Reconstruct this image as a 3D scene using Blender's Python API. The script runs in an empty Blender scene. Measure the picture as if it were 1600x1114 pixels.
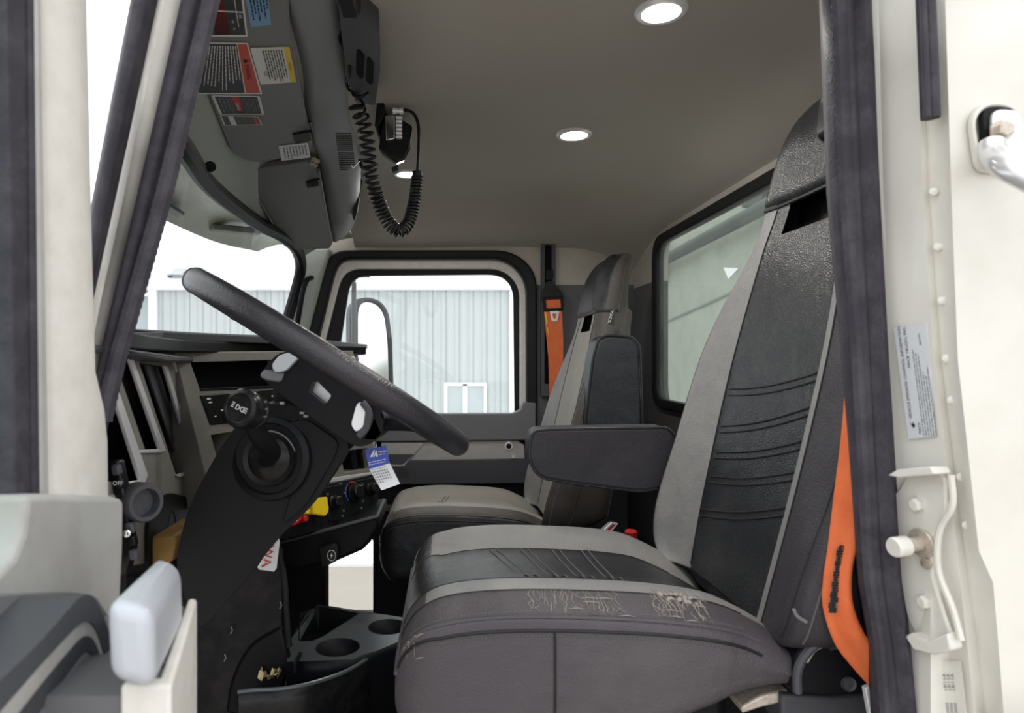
import bpy, bmesh, math, random
from mathutils import Vector, Matrix
random.seed(7)
V = Vector
S = bpy.context.scene
COL = S.collection
PI = math.pi

# ---------------------------------------------------------------- camera, sky, exposure
CX, CY, F, CZ = 700.0, 560.0, 1050.0, 0.85     # principal point and focal length for a 1600x1114 frame, eye height above cab floor
cd = bpy.data.cameras.new('camera'); cam = bpy.data.objects.new('camera', cd); COL.objects.link(cam)
cam.location = (0, 0, CZ); cam.rotation_euler = (PI / 2, 0, 0)
cd.sensor_width = 36.0; cd.lens = 36.0 * F / 1600
cd.shift_x = (800 - CX) / 1600; cd.shift_y = (CY - 557) / 1600
cd.clip_start = 0.02; cd.clip_end = 400
cd.dof.use_dof = True; cd.dof.focus_distance = 1.5; cd.dof.aperture_fstop = 7.0
S.camera = cam
w = bpy.data.worlds.new('overcast_sky'); S.world = w; w.use_nodes = True
nt = w.node_tree; bg = nt.nodes['Background']
tc = nt.nodes.new('ShaderNodeTexCoord'); sp = nt.nodes.new('ShaderNodeSeparateXYZ'); rp = nt.nodes.new('ShaderNodeValToRGB')
nt.links.new(tc.outputs['Generated'], sp.inputs[0]); nt.links.new(sp.outputs[2], rp.inputs[0]); nt.links.new(rp.outputs[0], bg.inputs[0])
rp.color_ramp.elements[0].position = 0.0; rp.color_ramp.elements[0].color = (0.93, 0.96, 1, 1)
rp.color_ramp.elements[1].position = 1.0; rp.color_ramp.elements[1].color = (1.0, 1.0, 1.0, 1)
bg.inputs[1].default_value = 1.9
S.view_settings.view_transform = 'Standard'; S.view_settings.look = 'None'
S.view_settings.gamma = 1.0; S.view_settings.use_curve_mapping = False
S.view_settings.exposure = 0.0

# ---------------------------------------------------------------- placing helpers
def P(px, py, Y): return V(((px - CX) * Y / F, Y, CZ + (CY - py) * Y / F))
def Q(px, py, z):                                   # point on the level z (measured from eye height)
    Y = F * z / (CY - py); return P(px, py, Y)
class Pl:                                           # a plane in the cab that a sight line is met with
    def __init__(s, a, b, c): s.o = V(a); s.n = (V(b) - s.o).cross(V(c) - s.o).normalized()
    def __call__(s, px, py, off=0.0):
        d = V(((px - CX) / F, 1, (CY - py) / F)); c = V((0, 0, CZ))
        t = (s.o + s.n * off - c).dot(s.n) / d.dot(s.n); return c + d * t
from mathutils.bvhtree import BVHTree
def picker(mb):                                     # where a sight line meets a built surface
    t = BVHTree.FromPolygons([tuple(p) for p in mb.v], mb.f)
    def hit(px, py):
        d = V(((px - CX) / F, 1, (CY - py) / F)).normalized(); l, n, i, q = t.ray_cast(V((0, 0, CZ)), d)
        return (None, None) if l is None else (l, n if n.dot(d) < 0 else -n)
    return hit
def planeX(x): return Pl((x, 0, 0), (x, 1, 0), (x, 0, 1))
def planeY(y): return Pl((0, y, 0), (1, y, 0), (0, y, 1))
def rnd(pts, r, n=5):                               # round the corners of a polygon
    out = []; N = len(pts)
    for i in range(N):
        p, a, b = V(pts[i]), V(pts[i - 1]), V(pts[(i + 1) % N])
        ri = r[i] if isinstance(r, (list, tuple)) else r
        da, db = (a - p), (b - p)
        ra = min(ri, da.length * .49); rb = min(ri, db.length * .49)
        s, e = p + da.normalized() * ra, p + db.normalized() * rb
        for k in range(n + 1):
            t = k / n; out.append(s * (1 - t) ** 2 + p * 2 * t * (1 - t) + e * t * t)
    return out
def spl(pts, n):                                    # Catmull-Rom through points
    pts = [V(p) for p in pts]; N = len(pts); out = []
    for j in range(n):
        t = j / (n - 1) * (N - 1); i = min(int(t), N - 2); u = t - i
        p1, p2 = pts[i], pts[i + 1]
        p0 = pts[i - 1] if i > 0 else p1 * 2 - p2
        p3 = pts[i + 2] if i + 2 < N else p2 * 2 - p1
        out.append(.5 * ((2 * p1) + (p2 - p0) * u + (2 * p0 - 5 * p1 + 4 * p2 - p3) * u * u + (3 * p1 - p0 - 3 * p2 + p3) * u ** 3))
    return out
def lin(tab, x):
    if x <= tab[0][0]: return tab[0][1]
    for (a, b), (c, d) in zip(tab, tab[1:]):
        if x <= c: return b + (d - b) * (x - a) / (c - a)
    return tab[-1][1]

class MB:
    def __init__(s): s.v = []; s.f = []; s.m = []
    def add(s, vs, fs, mi=0):
        o = len(s.v); s.v += [V(p) for p in vs]
        for k, f in enumerate(fs):
            s.f.append([i + o for i in f]); s.m.append(mi[k] if isinstance(mi, list) else mi)
        return s
    def prism(s, poly, vec, mi=0):
        n = len(poly); a = [V(p) for p in poly]; vec = V(vec); b = [p + vec for p in a]
        return s.add(a + b, [list(range(n))[::-1], list(range(n, 2 * n))] + [[i, (i + 1) % n, (i + 1) % n + n, i + n] for i in range(n)], mi)
    def ring(s, A, B, vec, mi=0):                   # frame between two loops of equal count
        n = len(A); A = [V(p) for p in A]; B = [V(p) for p in B]; vec = V(vec)
        vs = A + B + [p + vec for p in A] + [p + vec for p in B]; fs = []
        for i in range(n):
            j = (i + 1) % n
            fs += [[i, j, n + j, n + i], [2 * n + i, 3 * n + i, 3 * n + j, 2 * n + j], [i, 2 * n + i, 2 * n + j, j], [n + i, n + j, 3 * n + j, 3 * n + i]]
        return s.add(vs, fs, mi)
    def plate(s, outer, holes, vec, mi=0):          # slab with holes
        from mathutils.geometry import delaunay_2d_cdt
        o = V(outer[0]); e1 = (V(outer[1]) - o).normalized(); nn = V(vec).normalized()
        nq = V((0, 0, 0))
        for i in range(len(outer)):
            a_, c_ = V(outer[i]) - o, V(outer[(i + 1) % len(outer)]) - o; nq += a_.cross(c_)
        nq.normalize(); e1 = (e1 - nq * e1.dot(nq)).normalized(); e2 = nq.cross(e1)
        pts = []; loops = []; es = []
        for L in [outer] + holes:
            k = len(pts); m = len(L); pts += [V(p) for p in L]; es += [(k + i, k + (i + 1) % m) for i in range(m)]; loops.append((k, m))
        p2 = [V(((p - o).dot(e1), (p - o).dot(e2))) for p in pts]
        vo, eo, fo, ov, oe, of = delaunay_2d_cdt(p2, es, [], 0, 1e-7)
        idx = [(v[0] if v else 0) for v in ov]
        def inside(q, k, m):
            c = False
            for i in range(m):
                a_, b_ = p2[k + i], p2[k + (i + 1) % m]
                if (a_.y > q.y) != (b_.y > q.y) and q.x < (b_.x - a_.x) * (q.y - a_.y) / (b_.y - a_.y) + a_.x: c = not c
            return c
        tris = []
        for f in fo:
            q = sum((vo[i] for i in f), V((0, 0))) / len(f)
            if inside(q, *loops[0]) and not any(inside(q, *l) for l in loops[1:]): tris.append([idx[i] for i in f])
        vec = V(vec); n = len(pts); fs = tris + [[i + n for i in t][::-1] for t in tris]; k = 0
        for L in [outer] + holes:
            m = len(L)
            for i in range(m):
                a, b = k + i, k + (i + 1) % m; fs.append([a, b, b + n, a + n])
            k += m
        return s.add(pts + [p + vec for p in pts], fs, mi)
    def box(s, c, size, rot=None, mi=0):
        c = V(c); vs = []
        for x in (-1, 1):
            for y in (-1, 1):
                for z in (-1, 1):
                    q = V((x * size[0] / 2, y * size[1] / 2, z * size[2] / 2))
                    if rot: q = rot @ q
                    vs.append(c + q)
        return s.add(vs, [[0, 1, 3, 2], [4, 6, 7, 5], [0, 4, 5, 1], [2, 3, 7, 6], [0, 2, 6, 4], [1, 5, 7, 3]], mi)
    def tube(s, pts, r, seg=8, closed=False, mi=0, flat=1.0, up=None):
        pts = [V(p) for p in pts]; n = len(pts); vs = []; nrm = None
        for i, p in enumerate(pts):
            if closed: t = pts[(i + 1) % n] - pts[i - 1]
            else: t = pts[min(i + 1, n - 1)] - pts[max(i - 1, 0)]
            t.normalize()
            if up is not None: nrm = V(up) - t * V(up).dot(t)
            elif nrm is None:
                a = V((0, 0, 1)) if abs(t.z) < .9 else V((1, 0, 0)); nrm = a - t * a.dot(t)
            else: nrm = nrm - t * nrm.dot(t)
            nrm.normalize(); b = t.cross(nrm)
            rr = r[i] if isinstance(r, (list, tuple)) else r
            for k in range(seg):
                a = 2 * PI * k / seg; vs.append(p + nrm * (math.cos(a) * rr * flat) + b * (math.sin(a) * rr))
        fs = []
        for i in range(n if closed else n - 1):
            j = (i + 1) % n
            for k in range(seg):
                l = (k + 1) % seg; fs.append([i * seg + k, i * seg + l, j * seg + l, j * seg + k])
        if not closed: fs += [list(range(seg))[::-1], [(n - 1) * seg + k for k in range(seg)]]
        return s.add(vs, fs, mi)
    def lathe(s, prof, o, axis, seg=24, mi=0):      # prof: (radius, height along axis)
        o = V(o); ax = V(axis).normalized(); a = V((0, 0, 1)) if abs(ax.z) < .9 else V((1, 0, 0))
        e1 = (a - ax * a.dot(ax)).normalized(); e2 = ax.cross(e1); vs = []; fs = []
        for r, h in prof:
            for k in range(seg):
                t = 2 * PI * k / seg; vs.append(o + ax * h + (e1 * math.cos(t) + e2 * math.sin(t)) * r)
        n = len(prof)
        for i in range(n - 1):
            for k in range(seg):
                l = (k + 1) % seg; fs.append([i * seg + k, i * seg + l, (i + 1) * seg + l, (i + 1) * seg + k])
        fs += [list(range(seg))[::-1], [(n - 1) * seg + k for k in range(seg)]]
        return s.add(vs, fs, mi)
    def grid(s, rows, mi=0, closed=False):          # rows of points; mi may be f(i, j)
        R, Cn = len(rows), len(rows[0]); vs = [p for r in rows for p in r]; fs = []; ms = []
        for i in range(R - 1):
            for j in range(Cn if closed else Cn - 1):
                k = (j + 1) % Cn
                fs.append([i * Cn + j, i * Cn + k, (i + 1) * Cn + k, (i + 1) * Cn + j]); ms.append(mi(i, j) if callable(mi) else mi)
        return s.add(vs, fs, ms)
    def ribbon(s, pts, wv, th, mi=0):               # webbing: centre points, width vectors, thickness
        n = len(pts); vs = []
        for i in range(n):
            p = V(pts[i]); wd = V(wv[i]); t = V(pts[min(i + 1, n - 1)]) - V(pts[max(i - 1, 0)])
            nn = t.cross(wd).normalized() * th / 2
            vs += [p - wd / 2 + nn, p + wd / 2 + nn, p + wd / 2 - nn, p - wd / 2 - nn]
        fs = [[0, 1, 2, 3], [(n - 1) * 4 + k for k in (3, 2, 1, 0)]]
        for i in range(n - 1):
            for k in range(4):
                l = (k + 1) % 4; fs.append([i * 4 + k, i * 4 + l, (i + 1) * 4 + l, (i + 1) * 4 + k])
        return s.add(vs, fs, mi)

ORG = {}
def build(name, mb, mats, parent=None, bev=0, seg=2, smooth=35, sub=0, label=None, origin=None):
    o0 = V(ORG[parent.name]) if parent else V(origin if origin is not None else (0, 0, 0))
    if not parent and origin is None:
        xs = [p.x for p in mb.v]; ys = [p.y for p in mb.v]; zs = [p.z for p in mb.v]
        o0 = V(((min(xs) + max(xs)) / 2, (min(ys) + max(ys)) / 2, min(zs)))
    me = bpy.data.meshes.new(name); me.from_pydata([tuple(p - o0) for p in mb.v], [], mb.f)
    ms = mats if isinstance(mats, (list, tuple)) else [mats]
    for m in ms: me.materials.append(m)
    me.polygons.foreach_set('material_index', mb.m); me.update()
    bm = bmesh.new(); bm.from_mesh(me); bmesh.ops.recalc_face_normals(bm, faces=bm.faces); bm.to_mesh(me); bm.free()
    me.shade_smooth()
    if smooth and not sub: me.set_sharp_from_angle(angle=math.radians(smooth))
    o = bpy.data.objects.new(name, me); COL.objects.link(o)
    if parent: o.parent = parent
    else: o.location = o0
    ORG[o.name] = o0
    if bev:
        m = o.modifiers.new('bevel', 'BEVEL'); m.width = bev; m.segments = seg; m.limit_method = 'ANGLE'; m.angle_limit = math.radians(40); m.harden_normals = False
    if sub:
        m = o.modifiers.new('subsurf', 'SUBSURF'); m.levels = sub; m.render_levels = sub
    if label: o['label'] = label
    return o
def tag(o, label, cat, group=None):
    o['label'] = label; o['category'] = cat
    if group: o['group'] = group
    return o
def thing(name, loc, label, cat, group=None):
    o = bpy.data.objects.new(name, None); COL.objects.link(o); o.location = loc; o.empty_display_size = .05
    ORG[o.name] = V(loc); return tag(o, label, cat, group)
def struct(o, label=None):
    o['kind'] = 'structure'
    if label: o['label'] = label
    return o

# ---------------------------------------------------------------- materials
def lc(r, g, b):
    f = lambda c: (c / 255 / 12.92) if c / 255 <= .04045 else ((c / 255 + .055) / 1.055) ** 2.4
    return (f(r), f(g), f(b), 1)
def mat(name, col, rough=.5, metal=0, bump=None, fold=None, var=None, spec=.5, coat=0, emit=0, voro=False, split=None):
    """col in 0-255 sRGB; bump=(scale,strength); var=(scale, other colour, amount); split=(world z, colour below)"""
    m = bpy.data.materials.new(name); m.use_nodes = True; t = m.node_tree; n = t.nodes; b = n['Principled BSDF']
    b.inputs['Base Color'].default_value = lc(*col); b.inputs['Roughness'].default_value = rough; b.inputs['Metallic'].default_value = metal
    b.inputs['Specular IOR Level'].default_value = spec
    if coat: b.inputs['Coat Weight'].default_value = coat; b.inputs['Coat Roughness'].default_value = .15
    if emit: b.inputs['Emission Color'].default_value = lc(*col); b.inputs['Emission Strength'].default_value = emit
    geo = n.new('ShaderNodeNewGeometry'); src = None
    if var:
        x = n.new('ShaderNodeTexNoise'); x.inputs['Scale'].default_value = var[0]; x.inputs['Detail'].default_value = 6; x.inputs['Roughness'].default_value = .62
        t.links.new(geo.outputs['Position'], x.inputs['Vector'])
        r = n.new('ShaderNodeValToRGB'); r.color_ramp.elements[0].position = .42; r.color_ramp.elements[1].position = .72
        r.color_ramp.elements[0].color = lc(*col)
        a = var[2]; c0, c1 = lc(*col), lc(*var[1]); r.color_ramp.elements[1].color = tuple(c0[i] * (1 - a) + c1[i] * a for i in range(3)) + (1,)
        t.links.new(x.outputs['Fac'], r.inputs[0]); src = r.outputs[0]
        t.links.new(src, b.inputs['Base Color'])
    if split:
        s = n.new('ShaderNodeSeparateXYZ'); t.links.new(geo.outputs['Position'], s.inputs[0])
        g = n.new('ShaderNodeMath'); g.operation = 'GREATER_THAN'; g.inputs[1].default_value = split[0]; t.links.new(s.outputs[2], g.inputs[0])
        mx = n.new('ShaderNodeMix'); mx.data_type = 'RGBA'; mx.inputs[6].default_value = lc(*split[1]); mx.inputs[7].default_value = lc(*col)
        if src: t.links.new(src, mx.inputs[7])
        t.links.new(g.outputs[0], mx.inputs[0]); t.links.new(mx.outputs[2], b.inputs['Base Color'])
    if bump:
        x = n.new('ShaderNodeTexVoronoi' if voro else 'ShaderNodeTexNoise'); x.inputs['Scale'].default_value = bump[0]
        t.links.new(geo.outputs['Position'], x.inputs['Vector'])
        u = n.new('ShaderNodeBump'); u.inputs['Strength'].default_value = bump[1]; u.inputs['Distance'].default_value = .002
        t.links.new(x.outputs['Distance' if voro else 'Fac'], u.inputs['Height']); t.links.new(u.outputs[0], b.inputs['Normal'])
        if fold:                                     # soft creases in the cover
            y = n.new('ShaderNodeTexNoise'); y.inputs['Scale'].default_value = fold[0]; y.inputs['Detail'].default_value = 3; y.inputs['Distortion'].default_value = .6
            t.links.new(geo.outputs['Position'], y.inputs['Vector']); u2 = n.new('ShaderNodeBump'); u2.inputs['Strength'].default_value = fold[1]; u2.inputs['Distance'].default_value = .02
            t.links.new(y.outputs['Fac'], u2.inputs['Height']); t.links.new(u2.outputs[0], u.inputs['Normal'])
    return m
def glassmat(name, tint=(1, 1, 1), gloss=.12, dust=.0, dustcol=(190, 200, 195)):
    m = bpy.data.materials.new(name); m.use_nodes = True; t = m.node_tree; n = t.nodes; n.clear()
    out = n.new('ShaderNodeOutputMaterial'); tr = n.new('ShaderNodeBsdfTransparent'); gl = n.new('ShaderNodeBsdfGlossy'); mx = n.new('ShaderNodeMixShader'); g0 = n.new('ShaderNodeNewGeometry'); dt = n.new('ShaderNodeVectorMath'); dt.operation = 'DOT_PRODUCT'; ab = n.new('ShaderNodeMath'); ab.operation = 'ABSOLUTE'; om = n.new('ShaderNodeMath'); om.operation = 'SUBTRACT'; om.inputs[0].default_value = 1; pw = n.new('ShaderNodeMath'); pw.operation = 'POWER'; pw.inputs[1].default_value = 5; fr = n.new('ShaderNodeMath'); fr.operation = 'MULTIPLY_ADD'; fr.inputs[1].default_value = .6; fr.inputs[2].default_value = .02
    tr.inputs[0].default_value = tint + (1,); gl.inputs['Roughness'].default_value = .02; t.links.new(g0.outputs['Incoming'], dt.inputs[0]); t.links.new(g0.outputs['Normal'], dt.inputs[1]); t.links.new(dt.outputs['Value'], ab.inputs[0]); t.links.new(ab.outputs[0], om.inputs[1]); t.links.new(om.outputs[0], pw.inputs[0]); t.links.new(pw.outputs[0], fr.inputs[0])
    t.links.new(fr.outputs[0], mx.inputs[0]); t.links.new(tr.outputs[0], mx.inputs[1]); t.links.new(gl.outputs[0], mx.inputs[2]); last = mx.outputs[0]
    if dust:
        df = n.new('ShaderNodeBsdfDiffuse'); df.inputs[0].default_value = lc(*dustcol); tl = n.new('ShaderNodeBsdfTranslucent'); tl.inputs[0].default_value = lc(*dustcol)
        am = n.new('ShaderNodeAddShader'); t.links.new(df.outputs[0], am.inputs[0]); t.links.new(tl.outputs[0], am.inputs[1])
        no = n.new('ShaderNodeTexNoise'); no.inputs['Scale'].default_value = 9; no.inputs['Detail'].default_value = 8; r = n.new('ShaderNodeMapRange')
        g = n.new('ShaderNodeNewGeometry'); t.links.new(g.outputs['Position'], no.inputs['Vector'])
        r.inputs[1].default_value = .3; r.inputs[2].default_value = .75; r.inputs[3].default_value = dust * .5; r.inputs[4].default_value = dust * 1.5; t.links.new(no.outputs['Fac'], r.inputs[0])
        m2 = n.new('ShaderNodeMixShader'); t.links.new(r.outputs[0], m2.inputs[0]); t.links.new(last, m2.inputs[1]); t.links.new(am.outputs[0], m2.inputs[2]); last = m2.outputs[0]
    t.links.new(last, out.inputs[0]); return m

M = {}
M['headliner'] = mat('headliner', (174, 170, 162), .95, bump=(900, .25), var=(3, (168, 160, 148), .5))
M['rearwall'] = mat('rear_wall_liner', (182, 177, 168), .95, bump=(900, .25), var=(4, (150, 143, 130), .6), split=(CZ + .27, (92, 92, 92)))
M['sidewall'] = mat('side_wall_liner', (180, 175, 166), .95, bump=(900, .25), var=(4, (150, 143, 130), .6), split=(CZ + .285, (98, 98, 100)))
M['white'] = mat('white_truck_paint', (226, 224, 216), .35, var=(8, (205, 200, 188), .5), coat=.3)
M['whitedirty'] = mat('dusty_white_paint', (226, 223, 217), .5, var=(30, (190, 182, 168), .35))
M['rubber'] = mat('outside_lit_rubber', (58, 56, 63), .62, spec=.25, bump=(260, .3), var=(30, (92, 88, 96), .6))  # black seals, daylight from outside painted in as a paler purplish gray
M['rubberblk'] = mat('black_rubber', (24, 24, 26), .5, spec=.2, bump=(300, .15))
M['blackpl'] = mat('black_plastic', (19, 20, 23), .42, spec=.18, bump=(1400, .2))
M['blackpl2'] = mat('black_satin_plastic', (17, 18, 20), .3, spec=.25, var=(40, (46, 44, 42), .5))
M['kick'] = mat('scuffed_black_plastic', (34, 34, 36), .6, spec=.15, bump=(800, .3), var=(18, (66, 62, 58), .5))
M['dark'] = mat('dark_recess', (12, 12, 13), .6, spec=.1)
M['gray'] = mat('mid_gray_plastic', (112, 113, 116), .5, bump=(1300, .2))
M['dgray'] = mat('dark_gray_plastic', (74, 75, 80), .5, spec=.3, bump=(1300, .2))
M['lgray'] = mat('light_gray_plastic', (176, 176, 174), .5, bump=(1000, .15), var=(20, (160, 152, 142), .6))
M['lgray2'] = mat('blue_gray_plastic', (188, 192, 200), .3)
M['visor'] = mat('gray_vinyl', (124, 125, 125), .55, bump=(1500, .35))
M['liner'] = mat('gray_green_liner', (156, 162, 154), .6, bump=(1300, .2))
M['console'] = mat('overhead_gray_plastic', (134, 137, 138), .5, bump=(1500, .3))
M['greige'] = mat('dash_greige_plastic', (124, 122, 116), .5, bump=(1300, .2), var=(24, (140, 134, 122), .55))
M['silver'] = mat('silver_trim', (236, 236, 238), .3, metal=.3)
M['chrome'] = mat('chrome', (225, 225, 228), .12, metal=1)
M['polish'] = mat('polished_handle', (228, 228, 228), .25, metal=.45)
M['steel'] = mat('worn_steel', (206, 198, 186), .4, metal=.4, var=(160, (150, 115, 85), .6))
M['leatherB'] = mat('black_leather', fold=(11, .22), col=(30, 32, 36), rough=.34, spec=.45, bump=(420, .35), voro=True, var=(14, (58, 58, 60), .5))
M['leatherW'] = mat('worn_black_leather', fold=(11, .22), col=(76, 72, 76), rough=.5, spec=.3, bump=(420, .35), voro=True, var=(9, (92, 88, 90), .6))
M['leatherN'] = mat('dark_gray_black_leather', fold=(11, .22), col=(54, 52, 56), rough=.5, spec=.3, bump=(420, .35), voro=True, var=(9, (70, 67, 70), .6))
M['leatherG'] = mat('gray_leather', fold=(11, .22), col=(130, 130, 130), rough=.5, spec=.3, bump=(420, .3), voro=True, var=(12, (150, 146, 140), .6))
M['leatherD'] = mat('dusty_gray_leather', fold=(11, .22), col=(140, 138, 132), rough=.6, bump=(420, .3), voro=True, var=(8, (158, 148, 134), .8))
M['leatherBr'] = mat('faded_brown_black_leather', fold=(11, .22), col=(62, 57, 54), rough=.5, bump=(420, .35), voro=True, var=(10, (88, 80, 74), .6))
M['thread'] = mat('seam_thread', (92, 90, 90), .8)
M['seam'] = mat('seam_groove', (20, 20, 22), .6)
M['foam'] = mat('torn_lining', (158, 150, 141), .9)
M['orange'] = mat('orange_webbing', (230, 114, 62), .6, bump=(700, .4), var=(30, (206, 88, 38), .6))
M['yellow'] = mat('yellow_plastic', (240, 205, 20), .4)
M['red'] = mat('red_plastic', (200, 30, 34), .4)
M['wheel'] = mat('steering_wheel_leather', (40, 40, 45), .33, bump=(500, .25), voro=True, var=(10, (60, 56, 60), .6))
M['tan'] = mat('tan_plastic', (150, 118, 62), .6, var=(30, (120, 92, 50), .6))
M['paper'] = mat('paper', (228, 230, 234), .7)
M['paperg'] = mat('gray_sticker', (214, 218, 222), .5)
M['ink'] = mat('black_ink', (28, 28, 30), .6)
M['inkg'] = mat('gray_ink', (110, 112, 116), .6)
M['inkw'] = mat('white_ink', (225, 225, 222), .6)
M['inkr'] = mat('red_ink', (196, 60, 60), .6)
M['stB'] = mat('sticker_black', (40, 44, 44), .45)
M['stR'] = mat('sticker_red', (206, 80, 62), .45)
M['stR2'] = mat('sticker_dark_red', (196, 40, 44), .45)
M['stW'] = mat('sticker_white', (222, 226, 218), .45)
M['stY'] = mat('sticker_yellow', (226, 194, 50), .45)
M['stBl'] = mat('sticker_light_blue', (120, 164, 204), .45)
M['tagB'] = mat('tag_blue', (44, 70, 176), .4)
M['floor'] = mat('floor_mat', (40, 38, 36), .85, bump=(400, .4), var=(30, (90, 76, 58), .7))
M['glass'] = glassmat('window_glass', (.975, .992, .985))
M['glassr'] = glassmat('dusty_rear_glass', (.93, .96, .94), dust=.055)
M['glassd'] = glassmat('green_door_glass', (.84, .93, .90), dust=.14, dustcol=(160, 195, 185))
M['led'] = mat('led_diffuser', (255, 252, 245), .5, emit=9)
M['siding'] = mat('pale_metal_siding', (190, 195, 195), .5, var=(1.5, (182, 188, 188), .5))
M['snow'] = mat('snowy_ground', (178, 169, 161), .9, bump=(6, .5), var=(1.2, (166, 158, 148), .7))
M['snowroof'] = mat('snow_on_roof', (240, 242, 244), .9)
M['tray'] = mat('sheen_tray_plastic', (74, 79, 82), .3, var=(30, (84, 86, 86), .6))  # dark plastic, its grazing sheen painted into the colour as lighter gray
M['pipe'] = mat('gray_pipe', (52, 58, 55), .6)
M['body'] = mat('truck_body_paint', (152, 157, 146), .6, var=(6, (134, 138, 126), .6))
M['bodyg'] = mat('truck_body_gray', (112, 120, 112), .6, var=(9, (120, 126, 118), .6))
M['visorext'] = mat('exterior_sun_visor', (150, 160, 146), .45, var=(5, (176, 180, 160), .7))
# ---------------------------------------------------------------- the cab shell
YP, XR = 2.60, 0.72                                  # inner face of the passenger side, of the rear wall
FL = -.25
# floor of the cab
b = MB(); b.box((0.05, 1.69, FL - .02), (1.65, 1.90, .04)); struct(build('floor', b, M['floor'], bev=.004), 'dark dusty rubber floor mat of the cab')
# headliner
def ceilz(x, y):
    z = .525
    if y > 2.15: z -= .095 * ((y - 2.15) / .45) ** 2
    if y < .95: z -= .05 * ((.95 - y) / .2) ** 2
    if x > .46: z -= .088 * ((x - .46) / .26) ** 2
    z -= .004 * math.sin(y * 7) * math.sin(x * 9)
    return CZ + z
b = MB(); rows = []
for i in range(40):
    x = -.36 + (XR + .36) * i / 39; rows.append([(x, .72 + 1.90 * j / 49, ceilz(x, .72 + 1.90 * j / 49)) for j in range(50)])
top = [[V(p) + V((0, 0, .03)) for p in r] for r in rows]
b.grid(rows); b.grid(top)
struct(build('ceiling', b, M['headliner'], smooth=0), 'light gray fabric headliner')
b = MB(); b.prism([V(p) for p in [(-.22, .68, CZ + .585), (-.36, 1.1, CZ + .585), (-.44, 1.7, CZ + .585), (-.38, 2.3, CZ + .585), (-.28, 2.68, CZ + .585), (.78, 2.68, CZ + .585), (.78, .68, CZ + .585)]], (0, 0, .03)); struct(build('roof', b, M['white'], bev=.01), 'white roof panel of the cab')
# rear wall with the window opening
wy0, wy1, wz0, wz1 = .98, 2.335, CZ - .165, CZ + .415
def yz(x, y0, y1, z0, z1): return [(x, y0, z0), (x, y1, z0), (x, y1, z1), (x, y0, z1)]
win_o = rnd(yz(XR, wy0, wy1, wz0, wz1), .085, 8)
b = MB(); b.plate([V(p) for p in yz(XR, .70, 2.66, FL, CZ + .56)], [win_o], (.045, 0, 0))
wr = struct(build('wall_rear', b, M['rearwall'], smooth=30), 'beige rear cab wall with gray lower panel')
b = MB(); b.box((XR - .012, 1.7, .19), (.024, 1.9, .86)); build('lower_panel', b, M['dgray'], wr, bev=.006)
ringin = rnd(yz(XR, wy0 + .028, wy1 - .028, wz0 + .028, wz1 - .028), .065, 8)
b = MB(); b.ring([V(p) + V((-.014, 0, 0)) for p in win_o], [V(p) + V((-.008, 0, 0)) for p in ringin], (.03, 0, 0))
rw = struct(build('window_1', b, M['rubberblk'], bev=.004), 'black rubber framed rear cab window, dusty')
b = MB(); b.prism([V(p) + V((.004, 0, 0)) for p in rnd(yz(XR, wy0 + .02, wy1 - .02, wz0 + .02, wz1 - .02), .07, 8)], (.005, 0, 0)); build('pane', b, M['glassr'], rw)
# passenger side wall with the door opening
def xz(poly, Y): return [P(x, y, Y) for x, y in poly]
open_p = [(478, 540), (512, 405), (530, 392), (800, 392), (838, 425), (840, 1010), (478, 1010)]
opr = rnd(xz(open_p, YP), [.03, .06, .03, .07, .07, .03, .03], 6)
b = MB(); b.plate([(-.545, YP, FL - .2), (.78, YP, FL - .2), (.78, YP, CZ + .56), (-.545, YP, CZ + .56)], [opr], (0, .05, 0))
wp = struct(build('wall_passenger', b, M['sidewall'], smooth=30), 'passenger side cab wall around the door')
inn = rnd(xz([(496, 536), (525, 417), (540, 405), (790, 405), (822, 436), (824, 1000), (496, 1000)], YP), [.03, .06, .03, .06, .06, .03, .03], 6)
b = MB(); b.ring([p + V((0, -.022, 0)) for p in opr], [p + V((0, -.016, 0)) for p in inn], (0, .05, 0))
struct(build('trim_1', b, M['rubberblk'], bev=.008, seg=3), 'black rubber seal around the passenger door opening')
# passenger door
YD = YP + .03
frame_o = rnd(xz([(484, 560), (518, 412), (535, 398), (795, 398), (834, 430), (836, 660), (484, 660)], YD), [.01, .06, .03, .06, .06, .01, .01], 6)
frame_i = rnd(xz([(505, 545), (533, 432), (552, 420), (785, 420), (812, 446), (812, 648), (505, 648)], YD), [.01, .05, .03, .05, .05, .01, .01], 6)
b = MB(); b.ring(frame_o, frame_i, (0, .035, 0))
dr = struct(build('door_1', b, M['whitedirty'], bev=.006), 'closed passenger door with white window frame and gray inner panel')
g_i = rnd(xz([(527, 560), (545, 442), (562, 430), (782, 428), (803, 448), (805, 648), (527, 648)], YD), [.01, .05, .03, .05, .05, .01, .01], 6)
b = MB(); b.ring([p + V((0, .012, 0)) for p in frame_i], [p + V((0, .016, 0)) for p in g_i], (0, .02, 0)); build('window_gasket', b, M['rubberblk'], dr, bev=.003)
b = MB(); b.prism([p + V((0, .026, 0)) for p in xz([(515, 655), (538, 440), (560, 424), (788, 424), (808, 446), (809, 655)], YD)], (0, .004, 0)); build('pane', b, M['glass'], dr)
YI = YP - .01                                         # inner panel face
def dp(poly, d, name, m, bev=.006, y=YI, r=0, label=None):
    pts = xz(poly, y)
    if r: pts = rnd(pts, r, 4)
    k = MB(); k.prism([p + V((0, -d, 0)) for p in pts], (0, d + .02, 0)); return build(name, k, m, dr, bev=bev, label=label)
dp([(478, 646), (800, 645), (812, 640), (815, 632), (818, 628), (836, 629), (836, 686), (478, 690)], .035, 'sill_ledge', M['gray'], .012, r=.006)
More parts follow.
